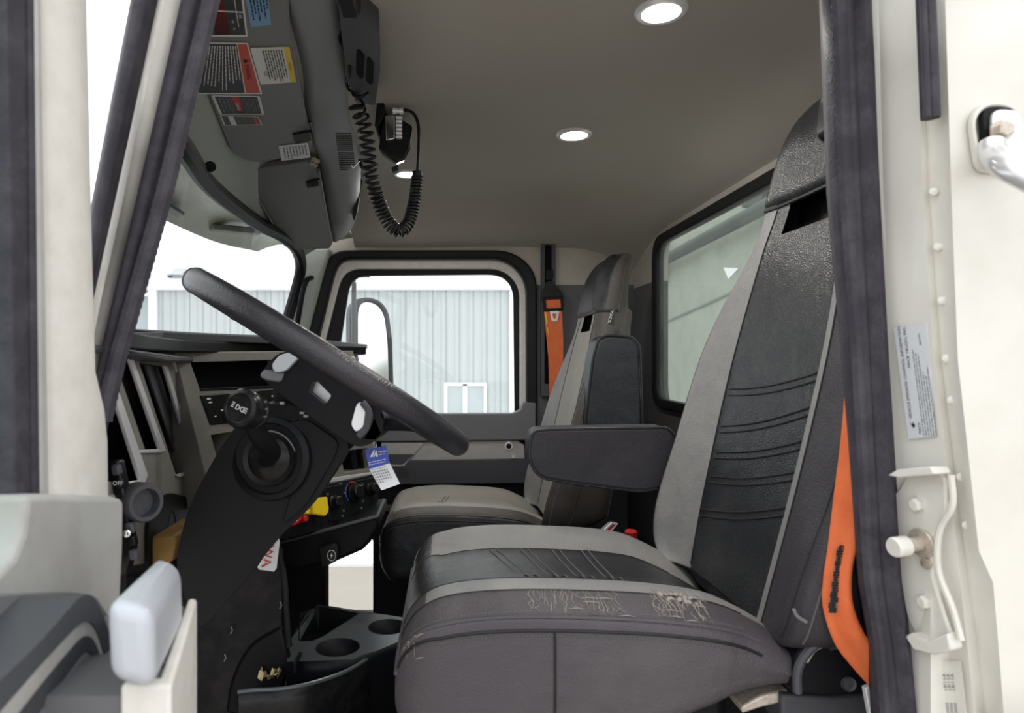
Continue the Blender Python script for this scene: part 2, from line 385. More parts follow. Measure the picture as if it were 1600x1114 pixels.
dp([(478, 688), (828, 684), (828, 730), (478, 730)], .004, 'shadow_gap', M['dark'], .001)
dp([(650, 690), (806, 686), (818, 694), (820, 716), (655, 719), (636, 719)], .020, 'armrest_band', M['lgray'], .004, label='silver gray armrest band')
dp([(600, 650), (640, 650), (600, 690)], .03, 'corner_cover', M['gray'], .004)
dp([(596, 690), (664, 690), (632, 728), (608, 728), (600, 722)], .028, 'pull_cup_frame', M['lgray'], .004)
dp([(608, 708), (648, 708), (630, 724), (606, 724)], .030, 'pull_cup', M['dgray'], .002)
dp([(478, 718), (840, 715), (840, 754), (478, 758)], .022, 'middle_panel', M['dgray'], .006)
b = MB(); 
for i in range(9):
    for j in range(6): b.lathe([(.0016, 0), (.0016, .001)], P(620 + i * 2.2, 733 + j * 2.6, YI - .0225), (0, -1, 0), 6)
o = build('speaker_grille', b, M['dark'], dr); o['kind'] = 'stuff'
lw = [(478, 752), (840, 750), (840, 1000), (478, 1000)]
low = xz(lw, YI); peep = rnd(xz([(498, 835), (590, 835), (584, 968), (498, 968)], YI), .01, 3)
b = MB(); b.plate(low, [peep], (0, .05, 0)); build('lower_panel', b, M['blackpl'], dr, bev=.003)
b = MB(); b.ring(peep, rnd(xz([(506, 842), (583, 842), (583, 962), (506, 962)], YI), .01, 3), (0, .06, 0)); build('peep_window_frame', b, M['rubberblk'], dr)
b = MB(); b.prism([p + V((0, .05, 0)) for p in peep], (0, .004, 0)); build('peep_window_pane', b, M['glass'], dr)
dp([(478, 790), (632, 788), (652, 769), (788, 765), (818, 782), (840, 785), (840, 800), (812, 786), (786, 774), (654, 778), (636, 798), (478, 800)], .012, 'pocket_rim', M['dgray'], .004)
dp([(632, 806), (640, 785), (656, 781), (784, 777), (820, 800), (820, 900), (632, 900)], .03, 'map_pocket', M['dgray'], .006, label='dark gray door pocket')
b = MB(); c = P(795, 697, YI - .02)
b.lathe([(.0165, 0), (.0165, .003), (.013, .004), (.012, .001)], c, (0, -1, 0), 24); build('lock_bezel', b, M['silver'], dr)
b = MB(); b.lathe([(.010, 0), (.010, .003), (.006, .004)], c, (0, -1, 0), 20); build('lock_button', b, M['rubberblk'], dr)
b = MB(); b.prism([p + V((0, -.03, 0)) for p in xz([(800, 709), (802, 709), (803, 714), (799, 714)], YI)], (0, .01, 0)); build('latch_pin', b, M['inkw'], dr)
# passenger A-pillar
pa = [(478, 388), (520, 390), (508, 430), (478, 545), (440, 545), (462, 450)]
b = MB(); b.prism([p + V((0, -.05, 0)) for p in xz(pa, YP)], (0, .12, 0))
tp = struct(build('trim_2', b, M['liner'], bev=.012), 'gray-green trim of the passenger side front pillar')
b = MB(); b.tube(spl([P(487, 434, 2.51), P(480, 437, 2.48), P(473, 455, 2.47), P(468, 485, 2.48), P(463, 515, 2.5)], 16), .010, 8); build('grab_handle', b, M['blackpl'], tp)
# windshield: header, gasket, pane
hd = [V((-.33, .80, CZ + .38)), P(225, 140, 1.06), P(285, 228, 1.25), P(330, 292, 1.556), P(400, 347, 1.95), P(440, 368, 2.15), P(462, 388, 2.33), P(470, 412, 2.45), P(466, 440, 2.5), P(452, 490, 2.5), P(440, 532, 2.48)]
hs = spl(hd, 60)
b = MB(); b.tube(hs, .021, 10)
base = spl([V((-.50, .80, CZ + .045)), V((-.76, 1.1, CZ + .05)), V((-.80, 1.6, CZ + .06)), V((-.74, 2.1, CZ + .065)), V((-.62, 2.48, CZ + .07))], 60)
b.tube(base, .014, 8)
ws = struct(build('window_2', b, M['rubberblk']), 'windshield in a black rubber gasket')
topc = spl(hd[:7], 30); bot = spl([base[0], base[20], base[40], base[50], hd[-1]], 30)
b = MB(); rows = [[t.lerp(q, k / 6) + V((-.05 * math.sin(PI * k / 6) - .02, 0, 0)) for k in range(7)] for t, q in zip(topc, bot)]
b.grid(rows); o = build('pane', b, M['glass'], ws, smooth=0)
# liner between windshield header and ceiling
fr = spl([V((-.30, .76, CZ + .42))] + hd[1:8], 40)
bk = spl([V((-.20, .74, CZ + .56)), V((-.25, .95, CZ + .57)), V((-.32, 1.5, CZ + .56)), V((-.35, 1.9, CZ + .52)), V((-.37, 2.3, CZ + .47)), V((-.36, 2.56, CZ + .44))], 40)
b = MB(); rows = [[p.lerp(q, k / 5) + V((0, 0, .02 + .015 * math.sin(PI * k / 5))) for k in range(6)] for p, q in zip(fr, bk)]; b.grid(rows)
rows2 = [[q + V((0, 0, .03)) for q in r] for r in rows]; b.grid(rows2)
lin_ = struct(build('trim_3', b, M['liner'], smooth=0), 'gray-green header liner above the windshield')
b = MB(); c = Pl(fr[12], fr[20], bk[16])(328, 259, 0)
b.lathe([(.012, 0), (.012, -.006), (.007, -.009)], c, (-.3, .5, .8), 14); build('screw_cap', b, M['rubberblk'], lin_)
# exterior sun visor over the windshield
b = MB(); A = [V((-.57, 1.36, CZ + .44)), V((-.60, 1.6, CZ + .438)), V((-.62, 1.9, CZ + .435)), V((-.60, 2.4, CZ + .435)), V((-.55, 2.66, CZ + .42))]
B = [V((-.72, 1.40, CZ + .41)), V((-.82, 1.6, CZ + .405)), V((-.83, 1.9, CZ + .405)), V((-.80, 2.3, CZ + .40)), V((-.73, 2.58, CZ + .41))]
A = spl(A, 24); B = spl(B, 24)
rows = [[a_.lerp(b_, k / 6) + V((0, 0, .03 * math.sin(PI * k / 6))) for k in range(7)] for a_, b_ in zip(A, B)]; b.grid(rows); b.grid([[q + V((0, 0, .012)) for q in r] for r in rows])
t = thing('exterior_sun_visor', (-.7, 1.7, CZ + .4), 'pale green-gray outside sun visor above the windshield, seen from below', 'visor')
build('visor_shell', b, M['visorext'], t, smooth=0)
b = MB(); b.prism([V((-.775, 1.6, CZ + .412)), V((-.755, 1.6, CZ + .418)), V((-.765, 1.95, CZ + .415)), V((-.785, 1.95, CZ + .41))], (0, 0, .01)); build('drip_strip', b, M['gray'], t)
b = MB(); b.box((-.70, 2.22, CZ + .425), (.16, .05, .02), Matrix.Rotation(.5, 3, 'Z')); build('bracket', b, M['bodyg'], t, bev=.006)
# front bulkhead and driver side lower wall (dark, under the dash)
b = MB(); b.box((-.86, 1.68, .30), (.04, 2.0, 1.2)); struct(build('wall_front', b, M['kick']), 'dark bulkhead under the dash')
b = MB(); b.box((.62, .735, CZ - .2), (.22, .05, 1.7)); b.box((.1, .735, -.3), (1.5, .06, .1)); b.box((0, .72, CZ + .545), (1.45, .07, .1)); struct(build('wall_driver', b, M['white']), 'driver side body around the door opening')
# driver A-pillar (white) with its seals, leaning forward
ax = lambda y, tab: lin(tab, y)
def strip(cols, ys, Ys, bulge=None):
    rows = []
    for y in ys: rows.append([P(lin(c, y), y, Yk) for c, Yk in zip(cols, Ys)])
    return rows
ysA = [-40, 0, 120, 240, 360, 480, 600, 720, 800]
cA = [[(-40, 215), (0, 205), (300, 148), (600, 92), (800, 58)], [(-40, 228), (0, 218), (300, 158), (600, 102), (800, 66)], [(-40, 256), (0, 246), (300, 182), (440, 151), (800, 75)], [(-40, 260), (0, 249), (300, 184), (440, 153), (800, 77)], [(-40, 294), (0, 284), (300, 217), (560, 156), (800, 102)], [(-40, 300), (0, 292), (300, 224), (560, 162), (800, 108)]]
b = MB(); rows = strip(cA[2:], ysA, [.735, .737, .755, .775]); b.grid(rows)
pl = struct(build('trim_4', b, M['whitedirty'], smooth=0), 'white painted front door pillar, leaning, with black rubber seals')
sol = pl.modifiers.new('solid', 'SOLIDIFY'); sol.thickness = .02; sol.offset = 0
b = MB(); rows = strip([[(-40, 212), (0, 204), (300, 146), (600, 90), (800, 56)], [(-40, 217), (0, 209), (300, 151), (600, 95), (800, 60)], [(-40, 230), (0, 221), (300, 163), (600, 107), (800, 70)], [(-40, 240), (0, 232), (300, 172), (600, 116), (800, 80)], [(-40, 257), (0, 247), (300, 183), (440, 152), (800, 76)]], ysA, [.72, .705, .70, .712, .728]); b.grid(rows)
o = build('outer_seal', b, M['rubber'], pl, smooth=0); sol = o.modifiers.new('solid', 'SOLIDIFY'); sol.thickness = .012; sol.offset = 1
b = MB(); cc = [[(-40, 291), (0, 281), (300, 214), (560, 153), (800, 99)], [(-40, 297), (0, 287), (300, 219), (560, 158), (800, 104)], [(-40, 318), (0, 308), (300, 237), (560, 172), (800, 116)], [(-40, 324), (0, 314), (300, 243), (560, 177), (800, 120)], [(-40, 345), (0, 337), (300, 265), (560, 190), (660, 166), (800, 134)], [(-40, 351), (0, 343), (300, 270), (560, 194), (660, 170), (800, 138)]]
b.grid(strip(cc, ysA, [.75, .735, .74, .748, .735, .78]))
o = build('inner_seal', b, M['rubber'], pl, smooth=0); sol = o.modifiers.new('solid', 'SOLIDIFY'); sol.thickness = .012; sol.offset = 1
b = MB(); pts = [P(lin([(-40, 338), (0, 330), (300, 258), (560, 184), (660, 161)], y), y, .738) for y in range(-40, 660, 6)]; b.tube(pts, [.0092 if i % 2 else .0100 for i in range(len(pts))], 8)
build('seal_bulb', b, M['rubber'], pl)
# B-pillar jamb
ysB = [-50, 100, 300, 430, 560, 700, 800, 860, 910, 960, 1000, 1060, 1180]
def colB(*v): return list(zip([-50, 300, 560, 860, 910, 1000, 1180], v))
J = [colB(1346, 1362, 1376, 1395, 1397, 1404, 1437), colB(1352, 1370, 1386, 1408, 1412, 1425, 1452), colB(1372, 1381, 1396, 1420, 1424, 1438, 1462), colB(1430, 1442, 1458, 1496, 1500, 1510, 1530), colB(1440, 1450, 1470, 1506, 1512, 1526, 1545), colB(1470, 1481, 1490, 1522, 1544, 1552, 1566), colB(1476, 1487, 1497, 1530, 1552, 1560, 1574), colB(1900, 1900, 1900, 1900, 1900, 1900, 1900)]
YB = [.765, .748, .742, .690, .695, .672, .664, .640]
b = MB(); b.grid(strip(J, ysB, YB)); pb = struct(build('trim_5', b, M['white'], smooth=25), 'white rear door pillar and outer cab skin')
sol = pb.modifiers.new('solid', 'SOLIDIFY'); sol.thickness = .002; sol.offset = 0
sl = [colB(1293, 1306, 1330, 1348, 1352, 1367, 1380), colB(1298, 1312, 1335, 1354, 1358, 1374, 1386), colB(1322, 1338, 1352, 1368, 1372, 1386, 1402), colB(1327, 1341, 1355, 1371, 1375, 1390, 1406), colB(1345, 1360, 1374, 1390, 1394, 1408, 1432), colB(1352, 1366, 1379, 1397, 1400, 1415, 1440)]
b = MB(); b.grid(strip(sl, ysB, [.80, .765, .745, .752, .735, .765])); o = build('door_seal', b, M['rubber'], pb, smooth=0)
sol = o.modifiers.new('solid', 'SOLIDIFY'); sol.thickness = .010; sol.offset = 1
b = MB(); pts = [P(lin(colB(1312, 1327, 1346, 1362, 1366, 1381, 1396), y), y, .747) for y in range(-50, 1170, 7)]; b.tube(pts, [.0108 if i % 2 else .0114 for i in range(len(pts))], 8, flat=.7, up=(0, 1, 0)); build('seal_bulb', b, M['rubber'], pb)
b = MB(); pts = [P(lin([(-60, 1444), (185, 1454)], y), y, .668) for y in (-60, 60, 185)]; b.tube(pts, .0085, 10, flat=1.0)
b.tube([P(lin([(-60, 1440), (185, 1449)], y), y, .655) for y in (-60, 60, 183)], .003, 8); build('upper_seal', b, M['rubber'], pb, label='black rubber strip that ends halfway down the pillar')
for y in (300, 386, 470, 560, 625, 745, 820): 
    b = MB(); b.lathe([(.0042, 0), (.004, .002), (.002, .003)], P(lin(J[4], y) + 8, y, .683), (-.4, -1, 0), 12); build('spot_weld', b, M['white'], pb)
# ---------------------------------------------------------------- B-pillar fittings
jp = Pl(P(1396, 560, .742), P(1458, 560, .695), P(1420, 860, .742))
def jpoly(pts, off=.004): return [jp(x, y, off) for x, y in pts]
if jp.n.y > 0: jp.n = -jp.n
st = thing('door_striker', jp(1440, 860), 'white door striker bracket with steel pin bolted on the rear door pillar', 'striker')
b = MB(); b.prism(rnd(jpoly([(1400, 775), (1412, 762), (1422, 740), (1466, 735), (1482, 745), (1484, 800), (1462, 840), (1462, 900), (1482, 965), (1494, 1000), (1440, 1000), (1422, 960), (1412, 900)], .003), .006, 3), jp.n * .005); build('mounting_plate', b, M['white'], st, bev=.0015)
b = MB(); k = jp(1388, 742, .03) 
b.prism([jp(1412, 742, .008), jp(1430, 732, .008), jp(1482, 728, .006), jp(1488, 740, .006), jp(1470, 742, .008), jp(1432, 746, .008)], jp.n * .022 + V((0, 0, .002))); build('upper_tab', b, M['white'], st, bev=.0015)
b = MB(); b.prism([jp(1432, 990, .006), jp(1442, 985, .006), jp(1468, 998, .006), jp(1500, 985, .006), jp(1506, 1012, .006), jp(1480, 1020, .006), jp(1446, 1012, .006)], jp.n * .016); build('lower_tab', b, M['white'], st, bev=.002)
b = MB(); b.tube(spl([jp(1486, 742, .012), jp(1488, 790, .012), jp(1468, 830, .012), jp(1466, 890, .012), jp(1488, 950, .012), jp(1502, 1000, .012)], 30), .0032, 8); build('edge_flange', b, M['white'], st)
ax_ = jp.n
b = MB(); b.lathe([(.0155, 0), (.0155, .003), (.0145, .004)], jp(1442, 848, .008), ax_, 24); build('washer', b, M['steel'], st)
b = MB(); b.lathe([(.0075, .003), (.0075, .022)], jp(1442, 848, .008), ax_, 16); build('pin', b, M['steel'], st)
b = MB(); b.lathe([(.0085, .020), (.0105, .022), (.0105, .036), (.009, .038)], jp(1442, 848, .008), ax_, 18); build('pin_head', b, M['white'], st)
for (x, y) in ((1434, 788), (1446, 940)):
    b = MB(); b.lathe([(.0078, 0), (.0078, .005), (.006, .007)], jp(x, y, .008), ax_, 6); build('bolt', b, M['white'], st, bev=.001)
b = MB(); b.lathe([(.006, 0), (.006, .003), (.004, .0035)], jp(1449, 880, .008), ax_, 14); build('plug', b, M['steel'], st)

def text_mesh(lines, ex, ey, org, size, mb, nrm, lift=.0006, th=0):
    """adds lettering as flat faces: lines of (string, x, y, scale) in units along ex, ey from org"""
    for s_, x, y, k in lines:
        cu = bpy.data.curves.new('t', 'FONT'); cu.body = s_; cu.size = size * k; cu.resolution_u = 2
        o = bpy.data.objects.new('t', cu); COL.objects.link(o); me = bpy.data.meshes.new_from_object(o)
        mb.add([org + ex * (v.co.x + x) + ey * (v.co.y + y) + nrm * lift for v in me.vertices], [list(p.vertices) for p in me.polygons])
        bpy.data.objects.remove(o); bpy.data.curves.remove(cu); bpy.data.meshes.remove(me)
def dashes(mb, org, ex, ey, nrm, w, rows, lift=.0006, h=.5, gap=.25, ragged=.3, mi=0):
    """small print: rows of word-length bars, (y, height) each"""
    for y, hh in rows:
        x = 0; end = w * (1 - random.random() * ragged)
        while x < end:
            l = min(hh * random.uniform(1.2, 4.5), end - x)
            if l > hh * .4: mb.add([org + ex * (x) + ey * y + nrm * lift, org + ex * (x + l) + ey * y + nrm * lift, org + ex * (x + l) + ey * (y + hh * h) + nrm * lift, org + ex * x + ey * (y + hh * h) + nrm * lift], [[0, 1, 2, 3]], mi)
            x += l + hh * .6
# emission label: text reads upwards
a0, a1, a2, a3 = jp(1420, 686, .004), jp(1397, 512, .004), jp(1448, 505, .004), jp(1462, 682, .004)
lab = thing('emission_label', a0, 'silver emission control information label stuck on the white rear door pillar', 'label')
b = MB(); b.prism([a0, a1, a2, a3], jp.n * .0006); build('sticker', b, M['paperg'], lab)
ex = (a1 - a0).normalized(); ey = (a0 - a3); ey = (ey - ex * ey.dot(ex)).normalized(); W = (a1 - a0).length; H = (a3 - a0).length
b = MB(); hz = .0064
text_mesh([('VEHICLE EMISSION CONTROL INFORMATION', .022, -.0085, .80), ('MACK TRUCKS, INC.', W - .045, -.0150, .8), ('MACK', .006, -.0175, .75)], ex, ey, a0, hz * .95, b, jp.n, .0012)
b2 = MB()
for i in range(6): dashes(b2, a0 + ex * .004, ex, ey, jp.n, W - .012, [(-.0205 - i * .0029, .0017)], .0012, ragged=.5)
o = build('small_print', b2, M['inkg'], lab); o['kind'] = 'stuff'
text_mesh([('84811970', W - .022, -H + .0015, .6)], ex, ey, a0, hz * .8, b, jp.n, .0012)
build('printed_text', b, M['ink'], lab)['kind'] = 'stuff'
b = MB(); c = a0 + ex * .012 + ey * -.009
b.prism([c + jp.n * .0011, c + ex * .003 - ey * .002 + jp.n * .0011, c + ex * .007 + jp.n * .0011, c + ex * .004 + ey * .001 + jp.n * .0011, c + ex * .006 + ey * .004 + jp.n * .0011], jp.n * .0002); build('emblem', b, M['ink'], lab)
# weight label at the bottom
b = MB(); o0 = jp(1474, 1160, .002); e1 = (jp(1462, 1055, .002) - o0).normalized(); e2 = (jp(1462, 1055, .002) - jp(1502, 1055, .002)).normalized()
for i, s_ in enumerate(['', '', '', '', '']):
    text_mesh([('LB/1.LB.', .055, -.003 - i * .0052, 1), ('MB3 S250000', .012, -.003 - i * .0052, 1)], e1, e2, o0, .0055, b, jp.n, .001)
wl = thing('axle_weight_label', o0, 'clear axle weight label low on the white rear door pillar', 'label'); build('printed_text', b, M['inkg'], wl)['kind'] = 'stuff'
b = MB(); b.prism([o0 + e2 * .003, o0 + e1 * .085 + e2 * .003, o0 + e1 * .085 - e2 * .034, o0 - e2 * .034], jp.n * .0004); build('sticker', b, M['white'], wl)
# outside grab handle
gh = thing('grab_handle', P(1560, 210, .65), 'polished grab handle bolted to the white cab skin behind the door', 'handle')
pl_ = rnd([P(x, y, .656) for x, y in [(1528, 178), (1540, 170), (1575, 172), (1584, 185), (1590, 240), (1585, 268), (1545, 262), (1532, 240)]], .008, 3)
b = MB(); b.prism([p + V((0, .0, 0)) for p in pl_], (0, -.006, 0)); build('gasket', b, M['rubberblk'], gh)
b = MB(); c = sum(pl_, V()) / len(pl_); b.prism([c + (p - c) * .86 + V((.003, -.006, 0)) for p in pl_], (0, -.004, 0)); build('mounting_pad', b, M['polish'], gh, bev=.002)
b = MB(); b.tube(spl([P(1550, 225, .646), P(1553, 245, .638), P(1575, 262, .61), P(1620, 285, .59), P(1700, 330, .58), P(1760, 400, .58)], 20), .0115, 14); build('bar', b, M['polish'], gh)
b = MB(); b.lathe([(.011, 0), (.011, .002), (.0075, .002), (.0075, .009), (.006, .010)], P(1562, 206, .645), (0, -1, 0), 6); build('bolt', b, M['steel'], gh)
b = MB(); b.ring(rnd([P(x, y, .652) for x, y in [(1518, 182), (1540, 158), (1585, 160), (1600, 190), (1605, 270), (1530, 268)]], .012, 4), rnd([P(x, y, .652) for x, y in [(1524, 186), (1543, 165), (1580, 167), (1592, 190), (1596, 262), (1536, 260)]], .01, 4), (0, .008, 0)); build('embossed_rim', b, M['white'], gh, bev=.003)

# ---------------------------------------------------------------- driver's door, standing open at the left
dx = planeX(-.335)
def dpts(poly, off=0): return [dx(x, y) + V((off, 0, 0)) for x, y in poly]
b = MB(); rows = []
for y in (-60, 0, 200, 400, 580, 640, 690, 790):
    r = lin([(-60, 136), (0, 138), (400, 147), (580, 152), (640, 166), (690, 171), (790, 172)], y); l = lin([(-60, 60), (0, 63), (400, 72), (790, 78)], y); m_ = (l + r) / 2
    rows.append([dx(l, y) + V((-.02, 0, 0)), dx(l + 2, y), dx(l + 8, y) + V((.004, 0, 0)), dx(m_, y) + V((.008, 0, 0)), dx(r - 12, y) + V((.005, 0, 0)), dx(r - 3, y), dx(r, y) + V((-.02, 0, 0)), dx(r, y) + V((-.035, 0, 0)), dx(l, y) + V((-.035, 0, 0))])
b.grid(rows, closed=True); dd = struct(build('door_2', b, M['whitedirty'], smooth=0), 'open driver door seen edge on, white window post and gray inner panel')
for (l0, l1, r0, r1, x, nm, m) in ((8, 26, 48, 58, -.331, 'window_channel', M['rubber']), (46, 54, 56, 68, -.328, 'channel_lip', M['rubber']), (56, 66, 64, 78, -.326, 'outer_seal', M['lgray'])):
    b = MB(); p_ = planeX(x); b.prism([p_(l0, -60), p_(r0, -60), p_(r1, 800), p_(l1, 800)], (-.02, 0, 0)); build(nm, b, m, dd, bev=.002)
b = MB(); b.prism([dx(-400, -60), dx(14, -60), dx(36, 850), dx(-400, 900)], (-.005, 0, 0)); b.v = [p + V((-.012, 0, 0)) for p in b.v]; build('pane', b, M['glassd'], dd)
b = MB(); cx = planeX(-.318)
pg = [cx(x, y) for x, y in [(42, 773), (60, 771), (180, 775), (195, 780), (194, 860), (190, 940), (170, 1114), (-160, 1114), (-160, 905), (0, 893), (22, 870), (36, 835), (41, 800)]]
b.prism(pg, (-.03, 0, 0)); build('corner_trim', b, M['lgray'], dd, bev=.006, seg=3)
b = MB(); px_ = planeX(-.305); pg = [px_(x, y) for x, y in [(-300, 1080), (-80, 935), (20, 928), (110, 924), (150, 930), (172, 965), (190, 1030), (215, 1200), (-300, 1300)]]
b.prism(rnd(pg, .01, 3), (-.03, 0, 0)); build('inner_panel', b, M['gray'], dd, bev=.006, seg=3)
def loop(off, pts): q = planeX(off); return [q(x, y) for x, y in pts]
L0 = [(-80, 1140), (60, 1006), (128, 928), (146, 930), (165, 968), (186, 1040), (214, 1180), (60, 1400)]
L1 = [(-50, 1170), (70, 1032), (126, 972), (144, 970), (156, 990), (176, 1060), (200, 1200), (60, 1400)]
L2 = [(-30, 1190), (80, 1050), (128, 994), (142, 994), (152, 1008), (168, 1070), (192, 1210), (60, 1400)]
L3 = [(0, 1200), (95, 1068), (132, 1018), (142, 1018), (150, 1030), (164, 1085), (184, 1220), (60, 1400)]
A = rnd(loop(-.262, L0), .012, 4); B = rnd(loop(-.262, L1), .010, 4)
b = MB(); b.ring(A, B, (-.05, 0, 0)); build('armrest_rim', b, M['dgray'], dd, bev=.004, seg=3)
A2 = rnd(loop(-.266, L2), .009, 4); b = MB(); b.ring([p + V((-.002, 0, 0)) for p in B], A2, (-.045, 0, 0)); build('armrest_inlay', b, M['lgray'], dd, bev=.003)
A3 = rnd(loop(-.270, L3), .008, 4); b = MB(); b.ring(A2, A3, (-.04, 0, 0)); build('armrest_groove', b, M['dgray'], dd)
b = MB(); b.prism(A3, (-.03, 0, 0)); build('armrest_pad', b, M['gray'], dd, bev=.004)
# pull handle: soft bar running along the door, and the pale pocket shell beyond it
b = MB(); tq = [P(163, 938, .42), P(238, 952, .42), P(284, 884, .565), P(244, 866, .565)]
b.prism(tq, (.002, 0, -.052)); build('pull_handle', b, M['lgray2'], dd, bev=.012, seg=5)
zq = CZ - .214
b = MB(); b.prism([V((-.215, .44, zq)), V((-.181, .44, zq)), V((-.224, .60, zq)), V((-.232, .60, zq)), V((-.194, .452, zq)), V((-.215, .452, zq))], (0, 0, -.16)); build('door_pocket', b, M['whitedirty'], dd, bev=.003, seg=3)
b = MB(); b.prism([V((-.30, .45, zq - .012)), V((-.20, .45, zq - .012)), V((-.236, .60, zq - .012)), V((-.30, .60, zq - .012))], (0, 0, -.02)); build('pocket_lining', b, M['gray'], dd)
for i in range(6):
    t_ = (i + .5) / 6; c = V((-.196, .455, zq - .010)).lerp(V((-.236, .595, zq - .010)), t_)
    b = MB(); b.box(c + V((-.004, 0, 0)), (.014, .017, .012), Matrix.Rotation(.27, 3, 'Z')); build('ridge', b, M['gray'], dd, bev=.002)

# ---------------------------------------------------------------- ceiling lamps
for (px, py, dep, r, lb) in ((1033, 20, 1.01, .029, 'round ceiling lamp nearest the driver door, at the top edge'), (897, 211, 1.575, .032, 'round ceiling lamp in the middle of the headliner'), (637, 273, 1.91, .030, 'round ceiling lamp behind the radio and its coiled cord')):
    c = P(px, py, dep); c.z = ceilz(c.x, c.y)
    t = thing('ceiling_lamp', c, lb, 'lamp', 'round lamps in the headliner')
    b = MB(); b.lathe([(r + .010, -.003), (r + .010, .003), (r + .006, .007), (r, .006), (r - .001, .0)], c, (0, 0, -1), 40); build('bezel', b, M['silver'], t)
    b = MB(); b.lathe([(r, .0), (r, .004), (r * .6, .0055), (.001, .006)], c, (0, 0, -1), 40); build('diffuser', b, M['led'], t, smooth=0)
    la = bpy.data.lights.new('lamp_light', 'AREA'); la.shape = 'DISK'; la.size = r * 2; la.energy = 2.2; la.color = (1, .96, .9)
    lo = bpy.data.objects.new('lamp_light', la); COL.objects.link(lo); lo.parent = t; lo.location = (0, 0, -.012)
# wire tie hole and hairline on the headliner are left to the cloth
# ---------------------------------------------------------------- sun visors with their stickers
vp = Pl((-.233, .96, CZ + .512), (-.31, 1.5, CZ + .500), (-.479, 1.5, CZ + .462))
if vp.n.z > 0: vp.n = -vp.n
vis = thing('sun_visor', vp(400, 120), 'gray vinyl sun visor plastered with warning stickers, above the steering wheel', 'visor')
pg = rnd([vp(x, y) for x, y in [(446, -40), (451, 40), (466, 130), (486, 218), (482, 242), (392, 254), (364, 238), (340, 180), (318, 118), (262, -40)]], [.004, .01, .01, .02, .02, .03, .05, .02, .02, .004], 4)
b = MB(); b.prism(pg, vp.n * -.018); build('visor_panel', b, M['visor'], vis, bev=.006, seg=3)
b = MB(); b.tube([p + vp.n * -.002 for p in pg], .0028, 6, closed=True); build('piping', b, M['visor'], vis)
b = MB(); b.prism([vp(x, y, .0) for x, y in [(457, 208), (484, 203), (486, 217), (462, 222)]], vp.n * .004); b.tube([vp(484, 190, .004), vp(488, 204, .006), vp(466, 208, .006)], .003, 6); build('pivot_clip', b, M['rubberblk'], vis)
stc = [0]
def sticker(corners, mats_bands, lines=None, plane=vp, parent=vis, label=None, name='warning_sticker'):
    """corners tl, tr, br, bl in picture points; bands: (u0,v0,u1,v1,material) over the sticker"""
    stc[0] += 1; o_ = .0008 + .00012 * stc[0]
    c = [plane(x, y, o_) for x, y in corners]
    uv = lambda u, v, d=0: (c[0].lerp(c[1], u)).lerp(c[3].lerp(c[2], u), v) + plane.n * d
    b = MB(); b.prism(rnd(c, .003, 3), plane.n * .0003); root = build(name, b, mats_bands[0], parent, label=label)
    for i, (u0, v0, u1, v1, m) in enumerate(mats_bands[1:]):
        k = MB(); k.prism([uv(u0, v0, .0004), uv(u1, v0, .0004), uv(u1, v1, .0004), uv(u0, v1, .0004)], plane.n * .0002); build('print_panel', k, m, root)
    return root, uv
def vtext(root, uv, plane, items, m):
    """items: (string, u, v, du height fraction, horizontal?)  lettering that runs down the sticker (v), rising to +u"""
    b = MB()
    for s_, u, v, hu in items:
        o = uv(u, v, .0009); ex = (uv(u, 1) - uv(u, 0)).normalized(); ey = uv(1, v) - uv(0, v); H = ey.length; ey = (ey - ex * ey.dot(ex)).normalized()
        text_mesh([(s_, 0, 0, 1)], ex, ey, o, hu * H, b, plane.n, .0)
    o = build('lettering', b, m, root); o['kind'] = 'stuff'; return o
def vdash(root, uv, plane, u0, u1, v0, v1, n, m, ragged=.3, name='small_print'):
    b = MB()
    for i in range(n):
        u = u0 + (u1 - u0) * (i + .5) / n; o = uv(u, v0, .0009); ex = uv(u, v1) - uv(u, v0); L = ex.length; ex.normalize(); ey = uv(1, v0) - uv(0, v0); H = ey.length; ey = (ey - ex * ey.dot(ex)).normalized()
        dashes(b, o, ex, ey, plane.n, L, [(0, H * abs(u1 - u0) / n * .85)], 0, ragged=ragged)
    o = build(name, b, m, root); o['kind'] = 'stuff'; return o
r, uv = sticker([(270, -60), (374, -60), (387, 57), (318, 57)], [M['stW'], (.0, 0, .96, .97, M['stB']), (.30, .0, .62, .96, M['stR2'])], label='red and black sticker cut off by the top of the picture')
b = MB()
for v0 in (.1, .35, .6): b.prism([uv(.82, v0, .0006), uv(.835, v0, .0006), uv(.835, v0 + .24, .0006), uv(.82, v0 + .24, .0006)], vp.n * .0003)
b.prism([uv(.0, .58, .0006), uv(.96, .62, .0006), uv(.96, .635, .0006), uv(.0, .595, .0006)], vp.n * .0003); build('rule', b, M['stW'], r)
vtext(r, uv, vp, [('AIR', .86, .66, .10), ('cab', .70, .74, .09), ('fan', .70, .86, .08)], M['inkw'])
r, uv = sticker([(372, -60), (413, -60), (424, 39), (392, 42)], [M['stBl']], label='light blue instruction sticker'); vdash(r, uv, vp, .95, .1, .08, .92, 6, M['ink'])
r, uv = sticker([(318, 66), (387, 67), (410, 147), (300, 147)], [M['stW'], (.0, .02, .74, .97, M['stB']), (.76, .02, .97, .97, M['stR'])], label='large black and orange WARNING sticker')
vtext(r, uv, vp, [('WARNING', .82, .38, .13)], M['ink']); vdash(r, uv, vp, .72, .05, .05, .95, 12, M['inkw'])
b = MB(); b.prism([uv(.82, .27, .0007), uv(.94, .31, .0007), uv(.82, .35, .0007)], vp.n * .0003); build('alert_triangle', b, M['ink'], r)
r, uv = sticker([(391, 75), (452, 73), (463, 128), (407, 132)], [M['stW'], (.84, .0, 1, 1, M['stY'])], label='white and yellow CAUTION sticker')
